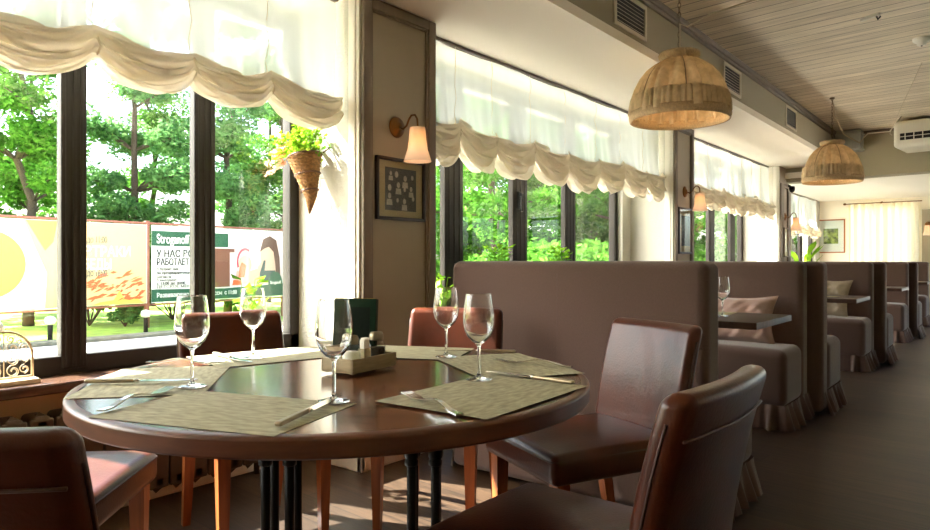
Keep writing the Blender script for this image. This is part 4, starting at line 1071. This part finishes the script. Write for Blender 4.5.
# ------------------------------------------------------------------ window ledge pieces
def potted(loc, h, n, lab, seed, leaf='leaf', potr=0.055, poth=0.11, lsize=0.035):
    rnd = random.Random(seed); t = empty('potted_plant', loc, rnd.uniform(0, 3), lab, 'plant')
    pt = MB().lathe([(0.0001, 0.002), (potr*0.75, 0.0), (potr, poth), (potr*0.9, poth), (potr*0.86, poth*0.88), (0.0001, poth*0.88)], 28).build('pot', 'pot', t)
    MB().lathe([(0.0001, poth*0.885), (potr*0.85, poth*0.885)], 20).build('soil', 'soil', t)
    g = MB(); s = MB()
    for k in range(n):
        an = rnd.uniform(0, 6.28); L = rnd.uniform(0.02, 0.085); z = poth+ (h-poth)*rnd.uniform(0.35, 1.0)
        tip = Vector((cos(an)*L, sin(an)*L, z)); s.tube([(cos(an)*0.01, sin(an)*0.01, poth*0.88), (tip.x*0.5, tip.y*0.5, (z+poth)/2), tip], 0.0016, 5)
        d = Vector((cos(an+rnd.uniform(-.6, .6)), sin(an+rnd.uniform(-.6, .6)), rnd.uniform(-0.1, 0.9))).normalized(); sd = d.cross(Vector((0, 0, 1))).normalized(); up = sd.cross(d)
        Ls = lsize*rnd.uniform(0.8, 1.4)
        vs = [tip, tip+d*Ls*0.45+sd*Ls*0.52-up*Ls*0.08, tip+d*Ls*1.25, tip+d*Ls*0.45-sd*Ls*0.52-up*Ls*0.08, tip+d*Ls*0.5+up*Ls*0.08]
        g.add(vs, [(0, 1, 4), (1, 2, 4), (2, 3, 4), (3, 0, 4)], 0, True)
    s.build('stems', 'leaf', t); g.build('leaves', leaf, t)
    return t
potted((-2.93, 1.93, 0.587), 0.40, 18, 'small bright leafy potted plant on the nearest windowsill behind a chair', 4, lsize=0.05)
potted((-2.95, 4.05, 0.587), 0.58, 60, 'leafy potted plant on the middle windowsill, left of the two above the booth', 5, lsize=0.042, poth=0.3, potr=0.08)
potted((-2.95, 4.93, 0.587), 0.58, 60, 'leafy potted plant on the middle windowsill, right of the two above the booth', 6, lsize=0.042, poth=0.3, potr=0.08)
potted((-2.95, 3.42, 0.587), 0.36, 40, 'small potted plant on the windowsill between the near pier and the booth', 7)
# big-leaved plant in the far room
t = empty('leafy_plant', (-2.62, 11.9, 0), 0, 'tall bright green broad leaf plant in the far room by the window', 'plant')
MB().lathe([(0.0001, 0.003), (0.12, 0.0), (0.16, 0.34), (0.145, 0.34), (0.14, 0.31), (0.0001, 0.31)], 28).build('pot', 'pot', t)
g = MB(); s = MB(); rnd = random.Random(9)
for k in range(12):
    an = k*0.62; L = rnd.uniform(0.16, 0.42); z = rnd.uniform(1.05, 1.46); tip = Vector((cos(an)*L, sin(an)*L, z))
    base = Vector((tip.x*0.35, tip.y*0.35, z-0.28)); s.tube([(0, 0, 0.3), base*0.6, base], 0.008, 6)
    d = (tip-base); sd = d.cross(Vector((0, 0, 1))).normalized()
    pr = [0.0, 0.045, 0.065, 0.055, 0.0]; vs = []
    for i in range(5):
        p = base+d*(i/4)-Vector((0, 0, 0.05*(i/4)**2)); vs += [p+sd*pr[i], p-sd*pr[i]+Vector((0, 0, 0.01))]
    g.add(vs, [(2*i, 2*i+1, 2*i+3, 2*i+2) for i in range(4)], 0, True)
g.build('leaves', 'leaf', t); s.build('stems', 'leaf', t)
# ornate iron stand
t = empty('ornamental_stand', (-2.945, 0.90, 0.5872), 0, 'cream filigree iron arch stand on the windowsill at the left edge', 'ornament')
g = MB(); hw, hh = 0.095, 0.20
arch = [(0, -hw, 0.02), (0, -hw, hh-hw)] + [(0, -hw*cos(pi*i/16), hh-hw+hw*sin(pi*i/16)) for i in range(1, 16)] + [(0, hw, hh-hw), (0, hw, 0.02)]
g.tube(arch, 0.005, 8).tube([(0, -hw, 0.025), (0, hw, 0.025)], 0.005, 8); g.build('arch_frame', 'ironwire', t)
g = MB()
def scroll(cy, cz, r, a0, tdir, turns=1.25):
    pts = []
    for i in range(22):
        f = i/21; a = a0+tdir*turns*2*pi*f; rr = r*(1-0.8*f); pts.append((0, cy+rr*cos(a), cz+rr*sin(a)))
    g.tube(pts, 0.0017, 5)
for (cy, cz, r) in ((0.03, 0.05, 0.024), (0.068, 0.055, 0.018), (0.03, 0.095, 0.024), (0.07, 0.098, 0.019), (0.028, 0.138, 0.020), (0.064, 0.136, 0.016), (0.022, 0.172, 0.014), (0.05, 0.163, 0.010)):
    for s_ in (-1, 1):
        scroll(s_*cy, cz, r, pi/2 if s_ > 0 else pi/2, s_, 1.2); scroll(s_*cy, cz, r*0.95, -pi/2, s_, 0.8)
g.tube([(0, 0, 0.025), (0, 0, hh-0.004)], 0.002, 5)
g.build('filigree', 'ironwire', t)
MB().bbox(-0.03, 0.045, -hw-0.01, hw+0.015, 0.0, 0.018, 0.003).build('tray', 'ironwire', t)
t = empty('lantern', (-3.0, 0.865, 0.5872), 0, 'white metal lantern with a domed roof behind the filigree stand', 'lantern')
MB().cyl(0.045, 0, 0.012, 24).build('base', 'pot', t)
g = MB()
for k in range(4): a = 2*pi*k/4+0.3; g.tube([(0.042*cos(a), 0.042*sin(a), 0.012), (0.042*cos(a), 0.042*sin(a), 0.20)], 0.003, 6)
g.build('bars', 'pot', t)
MB().lathe([(0.050, 0.195), (0.052, 0.21), (0.048, 0.222), (0.04, 0.236), (0.02, 0.25), (0.008, 0.256), (0.008, 0.268), (0.0001, 0.272)], 28).build('roof', 'pot', t)

# ------------------------------------------------------------------ hanging wicker cone on the reveal
t = empty('wicker_cone_basket', (-2.875, 2.235, 1.60), 0, 'wicker cone wall basket of lime flowers hung beside the nearest window', 'basket')
def cone(f):   # f 0 at mouth .. 1 at tip; centre line bends at the tip, away from the viewer's wall
    r = 0.088*(1-f)**0.92+0.002
    cx = 0.075*f - 0.11*max(0, f-0.72)**1.0*1.1 ; z = -0.30*f
    return cx, r, z
g = MB(); n = 36; NR = 70; vs = []; fs = []
for i in range(NR+1):
    f = i/NR; cx, r, z = cone(f)
    for k in range(n):
        a = 2*pi*k/n; rr = r+(0.0045*(1 if (k//2+i//2) % 2 else -1)+0.003*(i % 2))*(0.3+0.7*(1-f))
        vs.append((cx+rr*cos(a), 0.88*rr*sin(a), z+0.018*cos(a)*(1-f)))
for i in range(NR):
    for k in range(n): fs.append((i*n+k, i*n+(k+1) % n, (i+1)*n+(k+1) % n, (i+1)*n+k))
g.add(vs, fs, 0, True); g.build('woven_cone', 'wicker', t)
g = MB()
for f in (0.0, 0.32, 0.60):
    cx, r, z = cone(f); g.tube([(cx+(r+0.005)*cos(2*pi*k/24), 0.88*(r+0.005)*sin(2*pi*k/24), z+0.018*cos(2*pi*k/24)*(1-f)) for k in range(24)], 0.005, 6, closed=True)
g.build('dark_band', 'wickerdark', t)
rnd = random.Random(12); g = MB(); st = MB(); bl = MB(); pk = MB()
for k in range(120):
    an = rnd.uniform(0, 6.28); L = rnd.uniform(0.0, 0.20); z = rnd.uniform(0.02, 0.19)-L*0.25
    tip = Vector((cos(an)*L-0.03, sin(an)*L*0.7-0.02, z)); 
    if tip.y > 0.085: tip.y = 0.085
    st.tube([(tip.x*0.3, tip.y*0.3, -0.01), tip*0.7+Vector((0, 0, .01)), tip], 0.0016, 5)
    for j in range(7):
        d = Vector((rnd.gauss(0, 1), rnd.gauss(0, 1), rnd.gauss(0.3, .7))).normalized(); sd = d.orthogonal().normalized(); p = tip*rnd.uniform(0.6, 1.0); Ls = 0.022
        g.add([p, p+d*Ls*.5+sd*Ls*.3, p+d*Ls, p+d*Ls*.5-sd*Ls*.3], [(0, 1, 2, 3)])
    if k % 2 == 0:
        bl.lathe([(0.0001, -0.007), (0.008, -0.005), (0.012, 0.001), (0.009, 0.006), (0.0001, 0.004)], 9, 0, None, Tm(tip, 0, rnd.uniform(0.2, 1.2), rnd.uniform(-.6, .6)))
for k in range(7):
    an = rnd.uniform(2.6, 4.2); base = Vector((-0.06, -0.02, 0.02)); tip = base+Vector((-0.11-0.008*k*0.6, rnd.uniform(-.09, .0), 0.08-0.032*k))
    st.tube([base, tip], 0.0015, 5)
    for j in range(44):
        p = base.lerp(tip, 0.4+0.6*rnd.random())+Vector((rnd.gauss(0, .007), rnd.gauss(0, .007), rnd.gauss(0, .007))); d = Vector((rnd.gauss(0, 1), rnd.gauss(0, 1), rnd.gauss(0, 1))).normalized(); sd = d.orthogonal().normalized(); Ls = 0.018
        pk.add([p-d*Ls*.5, p+sd*Ls*.4, p+d*Ls*.5, p-sd*Ls*.4], [(0, 1, 2, 3)])
st.build('stems', 'leaf', t); g.build('leaves', 'leaf', t); bl.build('lime_blossoms', 'blossom', t); pk.build('pink_blossoms', 'pink', t)
MB().tube([(0.075, 0.06, 0.02), (0.085, 0.09, 0.045), (0.06, 0.098, 0.06)], 0.004, 6).build('hanging_loop', 'wickerdark', t)
